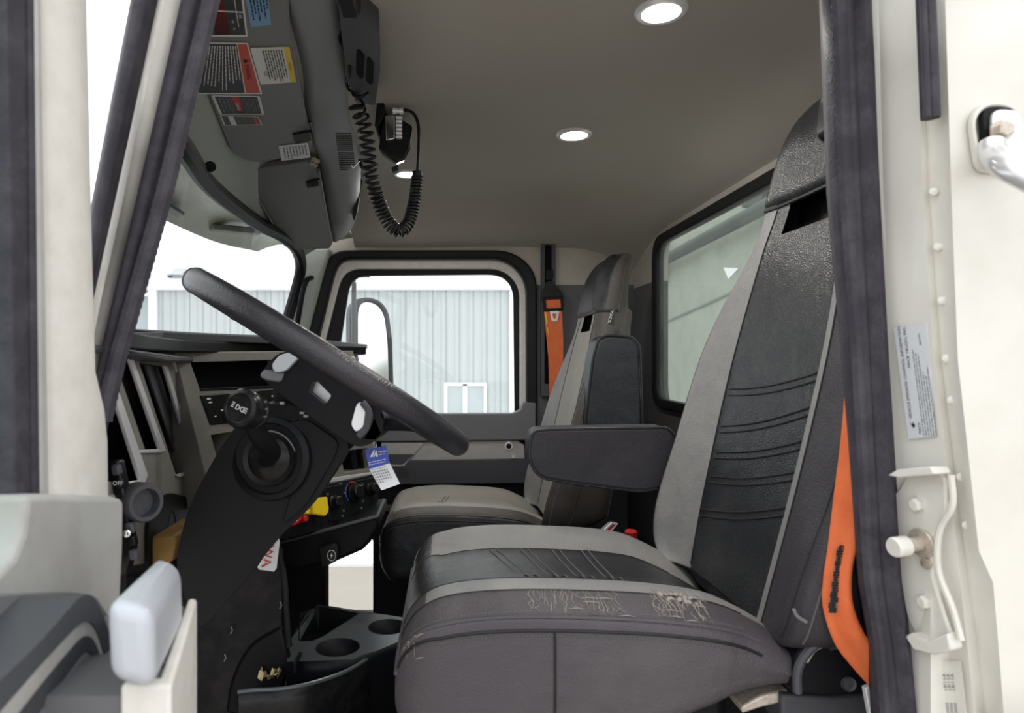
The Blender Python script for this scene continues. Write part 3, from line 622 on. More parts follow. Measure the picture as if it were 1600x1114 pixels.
vtext(r, uv, vp, [('CAUTION', .88, .40, .10), ('1233', .18, .60, .16)], M['ink']); vdash(r, uv, vp, .80, .25, .06, .96, 8, M['ink'])
r, uv = sticker([(330, 149), (406, 150), (413, 179), (343, 179)], [M['stW'], (.06, .05, .94, .95, M['stB']), (.40, .05, .56, .95, M['stR2'])], label='small black sticker with a red DANGER band')
vtext(r, uv, vp, [('DANGER', .43, .38, .10)], M['inkw']); vdash(r, uv, vp, .92, .58, .1, .9, 6, M['inkg']); vdash(r, uv, vp, .38, .08, .1, .9, 4, M['inkg'])
r, uv = sticker([(343, 180), (403, 182), (410, 195), (350, 196)], [M['stW'], (.04, .05, .97, .92, M['stB']), (.84, .05, .97, .92, M['stR']), (.2, .05, .34, .92, M['stW'])], label='smallest black sticker, lowest of the stack'); vdash(r, uv, vp, .8, .38, .1, .9, 6, M['inkg'])
r, uv = sticker([(435, 228), (481, 223), (485, 246), (440, 251)], [M['paper']], label='white paper instruction sticker by the clip', name='paper_sticker'); vdash(r, uv, vp, .92, .08, .1, .92, 8, M['inkg'])
vp2 = Pl((-.343, 1.75, CZ + .492), (-.394, 2.3, CZ + .383), P(385, 272, 1.72))
if vp2.n.z > 0: vp2.n = -vp2.n
vis2 = thing('sun_visor', vp2(450, 330), 'plain gray vinyl sun visor on the passenger side, no stickers', 'visor')
pg = rnd([vp2(x, y) for x, y in [(489, 251), (498, 262), (508, 320), (519, 378), (514, 388), (456, 389), (443, 383), (418, 335), (385, 283), (387, 272), (400, 264)]], [.012, .012, .03, .01, .012, .012, .03, .05, .012, .012, .03], 5)
b = MB(); b.prism(pg, vp2.n * -.018); build('visor_panel', b, M['visor'], vis2, bev=.006, seg=3)
b = MB(); b.tube([p + vp2.n * -.001 for p in pg], .0028, 6, closed=True); build('piping', b, M['visor'], vis2)
b = MB(); b.prism([vp2(x, y, .0) for x, y in [(478, 283), (496, 280), (499, 288), (480, 292)]], vp2.n * .004); b.tube([vp2(497, 262, .004), vp2(500, 279, .006), vp2(483, 282, .006)], .003, 6); build('pivot_clip', b, M['rubberblk'], vis2)
b = MB(); b.lathe([(.006, 0), (.006, .02), (.004, .022)], P(487, 247, 1.68), (.6, .5, -.2), 10); b.lathe([(.005, 0), (.005, .02)], P(484, 254, 1.70), (.6, .5, -.2), 10); build('hinge_pin', b, M['steel'], vis2)

# ---------------------------------------------------------------- overhead console
Lc = spl([P(430, -90, .80), P(445, 0, .965), P(466, 110, 1.23), P(485, 208, 1.5), P(498, 255, 1.74), P(512, 335, 2.08), P(522, 383, 2.28)], 40)
Rc = spl([P(512, -90, .80), P(526, 0, .955), P(535, 60, 1.09), P(551, 170, 1.42), P(562, 255, 1.74), P(560, 325, 2.05), P(553, 352, 2.24)], 40)
b = MB(); rows = []
for l, r_ in zip(Lc, Rc):
    m_ = l.lerp(r_, .5); up = V((0, 0, 1))
    rows.append([l + V((.0, 0, .06)), l + V((-.004, 0, .012)), l.lerp(r_, .10), l.lerp(r_, .45) + V((.004, 0, -.006)), l.lerp(r_, .85) + V((.004, 0, -.003)), r_ + V((.002, 0, .008)), r_ + V((.004, 0, .06))])
b.grid(rows, closed=True); n_ = 7; k = len(rows) * 7
b.f += [list(range(7)), [k - 7 + i for i in range(7)]]; b.m += [0, 0]
oc = thing('overhead_console', Lc[20], 'gray plastic overhead console running across the cab behind the sun visors', 'console')
pick = picker(b); build('console_shell', b, M['console'], oc, bev=.006, seg=3, smooth=50)
cp = Pl(P(531, 60, 1.09), P(552, 255, 1.74), P(495, 240, 1.66))
if cp.n.y > 0: cp.n = -cp.n
cp2 = Pl(Lc[27].lerp(Rc[27], .45) + V((.004, 0, -.006)), Lc[22].lerp(Rc[22], .45) + V((.004, 0, -.006)), Rc[24] + V((.003, 0, .002)))
if cp2.n.y > 0: cp2.n = -cp2.n
for k0 in (0, 1):
    for i in range(10):
        y = 207 + i * 2.9 + k0 * 31; x = 524 + i * .35 + k0 * 4; q = [pick(x, y), pick(x + 25, y + .4), pick(x + 25, y + 1.8), pick(x, y + 1.5)]
        if any(a is None for a, n in q): continue
        b = MB(); nn = q[0][1]; b.prism([a + nn * .0006 for a, n in q], nn * -.002); build('vent_slot', b, M['dark'], oc)
b = MB(); b.prism([P(548, 293, 1.95), P(566, 283, 1.90), P(563, 300, 1.95), P(557, 335, 2.05), P(553, 345, 2.1)], V((-.004, .0, .01))); build('end_slot', b, M['dark'], oc)
b = MB(); b.lathe([(.008, 0), (.008, .012)], P(524, 374, 2.3), (0, -1, -.3), 10); build('end_cap', b, M['rubberblk'], oc)
# lower module with two switch slots on the ceiling
zt = .490
md = thing('switch_module', Q(570, 100, zt), 'dark gray overhead switch module with two black rocker slots beside the radio', 'console')
pg = [Q(526, -60, zt), Q(553, -25, zt), Q(556, 20, zt), Q(592, 52, zt), Q(594, 110, zt), Q(586, 165, zt), Q(556, 160, zt), Q(542, 120, zt), Q(532, 40, zt)]
b = MB(); b.prism(rnd(pg, .006, 3), (0, 0, .045)); build('housing', b, M['dgray'], md, bev=.005)
for (c4) in ([(557, 80), (561, 78), (570, 88), (568, 121), (563, 124), (556, 114)], [(573.5, 92), (577, 90), (584, 100), (583, 131), (578, 133), (571.5, 126)]):
    b = MB(); b.prism(rnd([Q(x, y, zt - .002) for x, y in c4], .004, 3), (0, 0, .004)); build('rocker_switch', b, M['dark'], md, bev=.001)
b = MB(); b.box(Q(541, -12, .505), (.03, .09, .03)); build('upper_block', b, M['blackpl'], md, bev=.005)
cbl = thing('radio_cable', P(531, 40, 1.08), 'thin black cable hanging along the console edge above the coiled cord', 'cable')
b = MB(); b.tube(spl([P(527, 25, 1.03), P(530, 45, 1.07), P(531, 62, 1.09), P(538, 78, 1.10), P(545, 98, 1.12), P(546, 115, 1.15), P(541, 127, 1.2)], 24), .0028, 8); build('cable', b, M['rubberblk'], cbl)
# two-way radio under a bracket
YR = 1.38
rad = thing('two_way_radio', P(610, 210, YR), 'black two-way radio with a shiny silver front, hung from the headliner', 'radio')
b = MB(); b.prism([P(x, y, YR) for x, y in [(591, 134), (598, 136), (600, 150), (601, 180), (590, 200), (585, 198)]], (0, .10, 0)); b.box(P(593, 140, YR) + V((.0, .05, .008)), (.03, .10, .014)); build('bracket', b, M['rubberblk'], rad, bev=.003)
b = MB(); b.prism([P(x, y, YR + .005) for x, y in [(600, 176), (630, 188), (645, 197), (641, 234), (632, 250), (620, 255), (596, 240), (592, 230)]], (-.008, .09, .022)); build('radio_body', b, M['blackpl2'], rad, bev=.005, seg=3)
b = MB(); b.prism([P(x, y, YR) for x, y in [(601, 180), (617, 179), (617, 217), (603, 220)]], (0, .02, 0)); build('front_plate', b, M['chrome'], rad, bev=.002)
for i in range(6):
    b = MB(); b.prism([P(618 + (i % 2) * .5, 181 + i * 6, YR - .004), P(628, 181 + i * 6, YR - .004), P(628, 185.2 + i * 6, YR - .004), P(618, 185.2 + i * 6, YR - .004)], (0, .03, 0)); build('fin', b, M['silver'], rad, bev=.0015)
b = MB(); b.lathe([(.0062, 0), (.0062, .005), (.0048, .006), (.0048, .014), (.0062, .015), (.0062, .020), (.003, .022)], P(614, 173, YR - .01), (1, 0, -.05), 14); build('connector', b, M['silver'], rad)
b = MB(); b.prism([P(x, y, YR + .0) for x, y in [(611, 262), (622, 256), (622, 266), (613, 268)]], (0, .02, 0)); build('foot_bracket', b, M['rubberblk'], rad, bev=.001)
# coiled cord
cc = thing('coiled_cord', P(590, 300, 1.34), 'black coiled microphone cord hanging in a loop from the two-way radio', 'cord')
path = spl([P(541, 130, 1.25), P(556, 134, 1.24), P(563, 150, 1.24), P(557, 165, 1.25), P(565, 185, 1.27), P(572, 210, 1.28), P(575, 240, 1.29), P(577, 265, 1.30), P(586, 300, 1.31), P(597, 330, 1.32), P(610, 352, 1.33), P(625, 361, 1.34), P(638, 348, 1.35), P(646, 320, 1.36), P(650, 292, 1.365), P(652, 275, 1.37)], 1500)
L = [0]
for a_, b_ in zip(path, path[1:]): L.append(L[-1] + (b_ - a_).length)
tot = L[-1]; hel = []; ph = 0; nrm = V((0, 1, 0))
for i, p in enumerate(path):
    t = (path[min(i + 1, len(path) - 1)] - path[max(i - 1, 0)]).normalized(); nn = (nrm - t * nrm.dot(t)).normalized(); bb = t.cross(nn)
    s_ = L[i] / tot; pit = lin([(0, .020), (.18, .0155), (.45, .0125), (.56, .0078), (1, .0068)], s_); rr = lin([(0, .012), (.1, .0135), (.5, .0135), (.6, .0125), (.85, .0105), (1, .0095)], s_)
    if i: ph += 2 * PI * (L[i] - L[i - 1]) / pit
    hel.append(p + nn * math.cos(ph) * rr + bb * math.sin(ph) * rr)
b = MB(); b.tube(hel, .0029, 6); build('coil', b, M['blackpl2'], cc, smooth=0)
b = MB(); b.tube(spl([P(652, 285, 1.37), P(652, 268, 1.37)], 6), .0105, 10); build('strain_relief', b, M['blackpl'], cc)
b = MB(); b.tube(spl([P(652, 270, 1.37), P(654, 240, 1.37), P(654, 200, 1.37), P(648, 180, 1.37), P(636, 172, 1.37), P(628, 173, 1.37)], 24), .0032, 8); build('straight_lead', b, M['blackpl'], cc)
b = MB(); b.tube(spl([P(562, 250, 1.30), P(566, 262, 1.28), P(578, 264, 1.27), P(589, 258, 1.30)], 12), .0035, 6); build('tie_wrap', b, M['rubberblk'], cc)
b = MB(); b.tube([P(549, 258, 1.30), P(552, 263, 1.29), P(562, 252, 1.28)], .0012, 6); b.tube([P(564, 265, 1.29), P(570, 259, 1.29)], .0012, 6); build('wire_end', b, M['inkw'], cc)

# ---------------------------------------------------------------- dashboard
da = thing('dashboard', (-.55, 1.6, CZ - .3), 'dark greige dashboard with silver trimmed gauge pockets and a black top pad', 'dashboard')
lip = [P(190, 519, .86), P(201, 524, .88), P(240, 535, 1.08), P(286, 547, 1.30), P(420, 546, 1.70), P(572, 546, 2.05), V((-.325, 2.54, CZ + .018))]
top = [V((p.x, p.y, CZ + .012)) for p in lip] + [V((-.72, 2.56, CZ + .012)), V((-.84, 1.7, CZ + .012)), V((-.74, .80, CZ + .012)), V((-.45, .80, CZ + .012))]
b = MB(); b.prism(top, (0, 0, .024)); build('top_pad', b, M['blackpl'], da, bev=.003)
b = MB(); b.prism([V((-.56, 1.32, CZ + .036)), V((-.36, 1.75, CZ + .036)), V((-.30, 2.5, CZ + .036)), V((-.66, 2.5, CZ + .036)), V((-.74, 1.35, CZ + .036))], (0, 0, .016)); build('upper_shelf', b, M['dgray'], da, bev=.002)
b = MB(); b.prism([V((-.74, 1.4, CZ + .05)), V((-.70, 1.4, CZ + .05)), V((-.64, 2.3, CZ + .05)), V((-.68, 2.3, CZ + .05))], (0, 0, .012)); build('defrost_vent', b, M['dark'], da, bev=.002)
cl = Pl((-.433, .85, 0), (-.530, 1.28, 0), (-.433, .85, 1))       # plane of the gauge cluster
if cl.n.x < 0: cl.n = -cl.n
def cpr(poly, off, d, name, m, bev=.002, r=0, par=da):
    pts = [cl(x, y, off) for x, y in poly]
    if r: pts = rnd(pts, r, 4)
    b = MB(); b.prism(pts, cl.n * -d); return build(name, b, m, par, bev=bev)
po1 = [(130, 572), (166, 572), (222, 752), (160, 752)]; po2 = [(180, 562), (206, 560), (256, 702), (228, 704)]; po3 = [(218, 566), (262, 574), (308, 736), (276, 744), (262, 700)]
face = [cl(x, y) for x, y in [(120, 538), (272, 560), (334, 742), (334, 860), (120, 900)]]
b = MB(); b.plate(face, [[cl(x, y) for x, y in q] for q in (po1, po2, po3)], cl.n * -.006); build('cluster_face', b, M['greige'], da, bev=.002)
for i, q in enumerate((po1, po2, po3)):
    L_ = [cl(x, y, -.003) for x, y in q]; n_ = len(L_); b = MB(); b.add(L_ + [p - cl.n * .045 for p in L_], [[k, (k + 1) % n_, (k + 1) % n_ + n_, k + n_] for k in range(n_)] + [list(range(n_, 2 * n_))]); o = build('gauge_pocket', b, [M['dark'], M['blackpl2'], M['blackpl']][i], da); o.modifiers.new('solid', 'SOLIDIFY').thickness = .001
cpr([(164, 570), (172, 568), (232, 742), (226, 757), (205, 757), (204, 752), (220, 750)], .004, .006, 'silver_bezel', M['silver'], .002)
cpr([(203, 561), (209, 560), (260, 704), (252, 708), (214, 708), (212, 704), (250, 701)], .004, .006, 'silver_bezel', M['silver'], .002)
cpr([(257, 571), (263, 573), (311, 738), (280, 746), (276, 742), (303, 733)], .004, .006, 'silver_bezel', M['silver'], .002)
cpr([(271, 562), (274, 562), (327, 724), (324, 724)], .004, .02, 'trim_line', M['silver'], .001)
cpr([(226, 566), (246, 568), (300, 745), (285, 742)], -.014, .006, 'pocket_fin', M['dgray'], .002)
b = MB(); b.prism([cl(x, y, .03) for x, y in [(150, 538), (200, 545), (280, 556), (340, 560), (340, 566), (262, 566), (190, 552), (150, 552)]], cl.n * -.06); build('hood_edge', b, M['dgray'], da, bev=.004)
# knee panel with a round pocket, ring knob, small switches
b = MB(); kc = cl(266, 836, .004); b.lathe([(.046, 0), (.044, .003), (.042, .0)], kc, cl.n, 28); build('knee_hole', b, M['dark'], da)
o = b = MB(); b.prism(rnd([cl(x, y, .006) for x, y in [(232, 900), (232, 815), (245, 780), (268, 770), (290, 776), (306, 800), (310, 900)]], .02, 4), cl.n * -.03); build('knee_recess', b, M['dark'], da)
b = MB(); b.prism([P(x, y, 1.10) for x, y in [(226, 850), (240, 838), (272, 836), (276, 846), (270, 876), (236, 900), (224, 880)]], (0, .12, 0)); tp_ = build('pedal_bracket', b, M['tan'], da, bev=.003, label='tan plastic piece below the knee panel')
b = MB(); kp = P(224, 785, .90); kax = V((.80, -.60, .05)).normalized()
b.lathe([(.024, -.022), (.0265, -.018), (.0265, .004), (.024, .008), (.019, .008), (.018, -.008), (.001, -.008)], kp, kax, 36); build('headlight_knob', b, M['dgray'], da)
for i in range(30):
    pass
sw = thing('switch_bank', P(190, 790, .86), 'strip of black dash switches half hidden behind the open driver door', 'switch panel')
b = MB(); b.prism([P(x, y, .885) for x, y in [(168, 720), (184, 720), (198, 790), (206, 860), (196, 900), (168, 900)]], (0, .02, 0)); build('switch_plate', b, M['blackpl2'], sw, bev=.003)
for i, (x, y) in enumerate([(178, 735), (181, 757), (200, 826), (203, 846), (206, 868)]):
    b = MB(); b.prism([P(x - 7, y - 8, .875), P(x + 6, y - 8, .875), P(x + 9, y + 8, .875), P(x - 5, y + 9, .875)], (0, .012, 0)); build('rocker', b, M['blackpl' if i % 2 else 'dgray'], sw, bev=.003)
b = MB(); b.lathe([(.005, 0), (.005, .006), (.003, .007)], P(199, 832, .872), (.3, -1, 0), 12); build('toggle', b, M['chrome'], sw); b = MB(); b.lathe([(.004, 0), (.004, .006)], P(176, 775, .872), (.3, -1, 0), 12); build('toggle', b, M['chrome'], sw)
b = MB(); text_mesh([('OFF', 0, 0, 1)], V((1, 0, 0)), V((0, 0, 1)), P(176, 758, .874), .008, b, V((0, -1, 0))); build('lettering', b, M['inkw'], sw)['kind'] = 'stuff'
# centre stack
ca, cb_ = V((-.530, 1.30, 0)), V((-.275, 1.90, 0)); cs = Pl(ca, cb_, ca + V((-.02, .01, 1)))
if cs.n.x < 0: cs.n = -cs.n
def cst(poly, off, d, name, m, bev=.002, r=0, par=da, label=None):
    pts = [cs(x, y, off) for x, y in poly]
    if r: pts = rnd(pts, r, 4)
    b = MB(); b.prism(pts, cs.n * -d); return build(name, b, m, par, bev=bev, label=label)
outer = [cs(x, y) for x, y in [(273, 550), (552, 548), (590, 740), (590, 770), (520, 790), (470, 800), (336, 800)]]
h1 = [cs(x, y) for x, y in [(298, 566), (448, 562), (452, 604), (313, 609)]]; h2 = [cs(x, y) for x, y in [(330, 680), (366, 674), (366, 730), (345, 735)]]; h3 = [cs(x, y) for x, y in [(532, 706), (574, 700), (579, 732), (538, 738)]]
b = MB(); b.plate(outer, [h1, h2, h3], cs.n * -.12); build('centre_stack', b, M['greige'], da, bev=.002)
for h in (h1, h2, h3):
    c = sum(h, V()) / 4; b = MB(); b.prism([c + (p - c) * 1.05 - cs.n * .06 for p in h], cs.n * -.01); build('cubby_back', b, M['dark'], da)
b = MB(); b.prism([cs(x, y, .002) for x, y in [(313, 607), (452, 602), (452, 606), (314, 611)]], cs.n * -.06); build('cubby_shelf', b, M['blackpl'], da, bev=.001)
ro = cst([(314, 618), (430, 608), (470, 608), (470, 650), (330, 664)], .004, .03, 'radio_unit', M['blackpl2'], .002, label='black dash radio with small white button marks')
b = MB()
for (x, y, wd, h) in ((323, 622, 6, 2), (326, 628, 5, 1.5), (424, 618, 6, 1.5), (345, 640, 4, 1.5), (350, 648, 4, 1), (335, 650, 3, 1), (360, 640, 4, 1), (372, 625, 3, 1), (386, 616, 6, 1.2)):
    b.prism([cs(x, y, .0048), cs(x + wd, y - .6, .0048), cs(x + wd + .3, y + h, .0048), cs(x + .3, y + h + .5, .0048)], cs.n * .0003)
build('button_marks', b, M['inkw'], da)
b = MB(); b.lathe([(.013, 0), (.013, .010), (.011, .012)], cs(358, 648, .004), cs.n, 20); build('radio_knob', b, M['blackpl'], da)
cst([(548, 700), (556, 699), (561, 735), (552, 737)], -.02, .03, 'rocker', M['blackpl'], .002); cst([(562, 699), (571, 698), (577, 732), (567, 734)], -.02, .03, 'rocker', M['blackpl'], .002)
cst([(512, 748), (588, 737), (591, 742), (516, 754)], .004, .02, 'silver_line', M['silver'], .001)
b = MB(); b.prism([cs(x, y, .004) for x, y in [(550, 556), (554, 556), (590, 700), (586, 702)]], cs.n * -.05); build('edge_trim', b, M['silver'], da, bev=.001)
# climate controls and air brake valves on the lower panel
lp = Pl(P(430, 845, 1.50), P(590, 800, 1.80), P(505, 762, 1.66))
if lp.n.y > 0: lp.n = -lp.n
def lpr(poly, off, d, name, m, bev=.002, r=0, par=da, label=None):
    pts = [lp(x, y, off) for x, y in poly]
    if r: pts = rnd(pts, r, 4)
    b = MB(); b.prism(pts, lp.n * -d); return build(name, b, m, par, bev=bev, label=label)
lpr([(400, 800), (512, 756), (590, 738), (592, 806), (440, 846), (400, 856)], .0, .06, 'control_panel', M['blackpl2'], .004)
lpr([(506, 762), (584, 745), (584, 792), (560, 808), (516, 816)], .003, .01, 'climate_plate', M['blackpl'], .003, r=.004)
for i, (x, y, r) in enumerate(((521, 785, .018), (552, 770, .024), (578, 764, .018))):
    b = MB(); c = lp(x, y, .004); b.lathe([(r, 0), (r, .006), (r * .8, .008), (r * .72, .022), (r * .62, .024)], c, lp.n, 28); build('climate_knob', b, M['blackpl2'], da)
def arc(c, r, a0, a1, m, nm):
    e1 = (V((1, 0, 0)) - lp.n * lp.n.x).normalized(); e2 = e1.cross(lp.n) * -1
    if e2.z < 0: e2 = -e2
    pts = [c + (e1 * math.cos(math.radians(a0 + (a1 - a0) * k / 12)) + e2 * math.sin(math.radians(a0 + (a1 - a0) * k / 12))) * r for k in range(13)]
    b = MB(); b.tube(pts, .0012, 6); build(nm, b, m, da)
arc(lp(552, 770, .005), .028, 40, 130, mat('heat_red', (170, 50, 60), .5), 'heat_arc'); arc(lp(552, 770, .005), .028, 140, 240, mat('cool_blue', (70, 90, 170), .5), 'cool_arc')
b = MB()
for (x, y) in ((532, 756), (538, 770), (510, 785), (537, 798), (566, 757), (588, 752), (567, 783), (565, 794), (535, 806), (512, 772)): b.box(lp(x, y, .0045), (.005, .001, .005))
build('climate_marks', b, M['inkg'], da)
va = lp.n
b = MB(); b.prism(rnd([lp(x, y, .045) for x, y in [(489, 778), (512, 776), (514, 800), (509, 806), (490, 803)]], .004, 3), va * -.010); b.prism([lp(x, y, .034) for x, y in [(478, 800), (490, 790), (494, 803), (478, 803)]], va * -.03); b.lathe([(.010, 0), (.008, .04)], lp(492, 796, 0), va, 12)
yv = thing('brake_valve_knob', lp(492, 796), 'yellow parking brake knob below the steering column', 'knob'); build('knob', b, M['yellow'], yv, bev=.003)
b = MB(); c = lp(465, 812, .030); b.prism(rnd([lp(x, y, .04) for x, y in [(455, 808), (466, 800), (473, 801), (472, 812), (464, 820), (456, 822)]], .004, 3), va * -.012); b.lathe([(.010, 0), (.008, .03)], lp(465, 812, 0), va, 12)
rv = thing('brake_valve_knob', lp(465, 812), 'red trailer brake knob below the steering column', 'knob'); build('knob', b, M['red'], rv, bev=.003)
b = MB(); b.tube([lp(460, 812, .042), lp(462, 806, .042), lp(467, 808, .042), lp(464, 814, .042), lp(460, 812, .042)], .0008, 5); build('print', b, M['inkw'], rv)
# underside: black lower dash, phone charger block, tunnel walls
b = MB(); b.prism([P(x, y, 1.62) for x, y in [(418, 848), (592, 806), (592, 824), (578, 848), (566, 860), (520, 880), (470, 890), (418, 890)]], (0, .22, 0)); build('lower_dash', b, M['blackpl'], da, bev=.01, seg=3)
b = MB(); b.prism([P(x, y, 1.60) for x, y in [(432, 848), (590, 806), (591, 809), (433, 852)]], (0, .02, 0)); build('lower_edge', b, M['dgray'], da, bev=.002)
b = MB(); b.prism(rnd([P(x, y, 1.585) for x, y in [(499, 856), (522, 849), (528, 853), (527, 876), (503, 888)]], .004, 3), (0, .05, 0)); chg = build('charger_socket', b, M['blackpl2'], da, bev=.003)
c = P(518, 868, 1.583); b = MB(); b.tube([c + V((math.cos(a * PI / 10) * .0095, 0, math.sin(a * PI / 10) * .0125)) for a in range(20)], .0008, 5, closed=True)
b.prism([c + V((x * .001, 0, z * .001)) for x, z in [(2, 8), (-4, -1), (-.5, -1), (-2, -8), (4, 1), (.5, 1)]], (0, .001, 0)); build('bolt_symbol', b, M['inkw'], chg)
b = MB(); b.prism([P(x, y, 1.76) for x, y in [(430, 800), (450, 860), (508, 860), (508, 1010), (430, 1010)]], (0, .06, 0)); build('tunnel_side', b, M['blackpl'], da, bev=.006)
b = MB(); b.prism([P(x, y, 1.36) for x, y in [(250, 830), (330, 880), (430, 830), (446, 860), (444, 1000), (400, 1060), (360, 1180), (250, 1180)]], (-.10, .06, 0)); build('kick_panel', b, M['kick'], da, bev=.008)
b = MB(); b.tube(spl([P(432, 850, 1.352), P(444, 900, 1.352), P(448, 960, 1.352), P(452, 1010, 1.352)], 12), .006, 8); build('panel_edge', b, M['kick'], da)
b = MB(); b.prism(spl([P(352, 1114, 1.345), P(362, 1060, 1.345), P(390, 1010, 1.345), P(440, 980, 1.345)], 10) + [P(455, 1040, 1.345), P(420, 1130, 1.345)], (0, .02, 0)); build('tunnel_bulge', b, M['blackpl'], da, bev=.006)
for (x, y) in ((360, 985), (350, 1028), (437, 946)):
    b = MB(); b.tube([P(x, y + 5, 1.349), P(x + 3, y, 1.349), P(x + 1, y - 6, 1.349)], .0016, 5); build('scuff', b, M['inkg'], da)
# passenger side of the dash
b = MB(); b.prism([V((-.335, 1.92, CZ + .01)), V((-.335, 2.54, CZ + .01)), V((-.50, 2.54, CZ + .01)), V((-.55, 1.95, CZ + .01))], (-.02, 0, -.34)); build('passenger_panel', b, M['blackpl'], da, bev=.01)
# ---------------------------------------------------------------- steering wheel
C0 = P(515, 571, 1.07); d_ = (P(725, 701, 1.07) - P(305, 441, 1.07)).normalized(); sight = (C0 - V((0, 0, CZ))).normalized()
nW = d_.cross(sight).normalized()
if nW.z < 0: nW = -nW
nW = (nW + V((0, .022, 0))).normalized(); d_ = (d_ - nW * d_.dot(nW)).normalized(); e_ = nW.cross(d_)
RW, rw_ = .238, .0185
def wp_(a, r, h=0): return C0 + (d_ * math.cos(a) + e_ * math.sin(a)) * r + nW * h
wt = thing('steering_wheel', C0, 'black leather steering wheel seen edge on in front of the windshield', 'steering wheel')
b = MB(); b.tube([wp_(2 * PI * k / 96, RW) for k in range(96)], rw_, 18, closed=True); build('rim', b, M['wheel'], wt, smooth=0)
for a in (-2.62, 2.62):
    b = MB(); c = wp_(a, RW); tg = (d_ * -math.sin(a) + e_ * math.cos(a)); e2 = (c - C0).normalized()
    b.tube([c + (e2 * math.cos(2 * PI * k / 24) + nW * math.sin(2 * PI * k / 24)) * (rw_ + .0003) for k in range(24)], .0007, 5, closed=True); build('rim_seam', b, M['seam'], wt)
b = MB()
for k in range(150):
    a = 2 * PI * k / 150; c = wp_(a, RW - .012, -.0165); tg = (d_ * -math.sin(a) + e_ * math.cos(a)); b.tube([c - tg * .0025, c + tg * .0025], .0006, 4)
o = build('stitching', b, M['thread'], wt); o['kind'] = 'stuff'
# hub: block under the rim with open spokes
YH = .955
hub = [(405, 588), (416, 572), (432, 553), (452, 548), (480, 560), (545, 606), (566, 622), (600, 640), (600, 668), (588, 690), (562, 700), (540, 690), (484, 650), (440, 618)]
hol = [(487, 597), (494, 594), (518, 618), (508, 633), (482, 612)]
b = MB(); b.plate(rnd([P(x, y, YH) for x, y in hub], .012, 4), [rnd([P(x, y, YH) for x, y in hol], .003, 3)], (0, .17, -.008)); build('hub', b, M['blackpl'], wt, bev=.008, seg=3)
b = MB(); b.prism([P(x, y, YH + .03) for x, y in [(484, 596), (494, 592), (522, 618), (508, 636), (478, 613)]], (0, .02, 0)); build('spoke_insert', b, M['silver'], wt, bev=.001, label='silver spoke insert')
b = MB(); b.prism(rnd([P(x, y, YH - .012) for x, y in [(424, 570), (436, 555), (454, 550), (468, 556), (446, 580), (428, 582)]], .005, 3), (0, .05, 0)); build('switch_pad', b, M['lgray2'], wt, bev=.004)
b = MB(); b.prism(rnd([P(x, y, YH - .006) for x, y in [(404, 588), (412, 577), (444, 582), (438, 598), (414, 594)]], .005, 3), (0, .05, 0)); build('hub_corner', b, M['gray'], wt, bev=.006)
b = MB(); b.prism(rnd([P(x, y, YH - .008) for x, y in [(556, 634), (562, 627), (572, 640), (568, 668), (556, 676), (548, 664)]], .005, 3), (0, .03, 0)); build('spoke_insert', b, M['silver'], wt, bev=.003, label='silver spoke insert')
b = MB(); b.tube(spl([P(566, 628, YH - .01), P(577, 645, YH - .01), P(573, 668, YH - .01), P(560, 682, YH - .01)], 12), .005, 8); build('spoke_edge', b, M['dgray'], wt)
for a in (-.55, .55):
    b = MB(); pts = [wp_(a, .06, -.055), wp_(a, .12, -.045), wp_(a, .19, -.012), wp_(a, RW - .006, -.004)]
    b.ribbon(spl(pts, 10), [(d_ * -math.sin(a) + e_ * math.cos(a)) * .034] * 10, .012); build('spoke', b, M['blackpl'], wt, bev=.003)
b = MB(); b.lathe([(.03, -.16), (.04, -.10), (.055, -.075), (.06, -.05), (.03, -.04)], C0, nW, 24); build('boss', b, M['blackpl'], wt)

# ---------------------------------------------------------------- steering column
YC = .985
col = thing('steering_column', P(400, 860, 1.1), 'black plastic steering column shroud with a round stalk boss below the wheel', 'steering column')
sh = [(446, 632), (456, 630), (486, 648), (520, 672), (545, 690), (544, 702), (500, 776), (478, 800), (440, 836), (380, 910), (330, 968), (312, 984), (292, 945), (278, 905), (275, 872), (288, 815), (305, 770), (345, 698), (376, 656), (404, 630)]
b = MB(); b.prism(rnd([P(x, y, YC) for x, y in sh], .015, 3), (-.01, .21, 0)); build('shroud', b, M['blackpl'], col, bev=.014, seg=4)
b = MB(); b.prism(rnd([P(x, y, YC - .006) for x, y in [(480, 655), (530, 690), (524, 712), (478, 790), (440, 822), (452, 780), (482, 720), (478, 690), (448, 660)]], .012, 3), (0, .03, 0)); build('shroud_side_panel', b, M['blackpl'], col, bev=.006, seg=3)
b = MB(); b.prism(rnd([P(x, y, YC + .01) for x, y in [(446, 634), (458, 626), (548, 686), (552, 700), (538, 700), (470, 650)]], .004, 3), (0, .16, 0)); build('upper_gap', b, M['dark'], col, bev=.002)
for (x, y) in ((441, 630), (472, 645), (478, 650)):
    b = MB(); b.box(P(x, y, YC - .002), (.007, .004, .004)); build('clip', b, M['lgray'], col, bev=.001)
bc = P(424, 716, YC); ba = V((-.15, -1, .1)).normalized()
b = MB(); b.lathe([(.062, 0), (.060, .006), (.052, .010), (.050, .004), (.042, .004)], bc, ba, 40); build('stalk_boss', b, M['blackpl'], col)
b = MB(); b.lathe([(.041, .004), (.039, .012), (.032, .010), (.020, .020), (.012, .022)], bc, ba, 36); build('stalk_boot', b, M['blackpl2'], col)
b = MB(); b.tube([bc + (V((math.cos(t), 0, math.sin(t))) * .040) + ba * .012 for t in [math.radians(a) for a in range(15, 100, 5)]], .0012, 6); build('ring_glint', b, M['gray'], col)
s0 = bc + ba * .018; s1 = P(400, 672, .885); s2 = P(388, 645, .862)
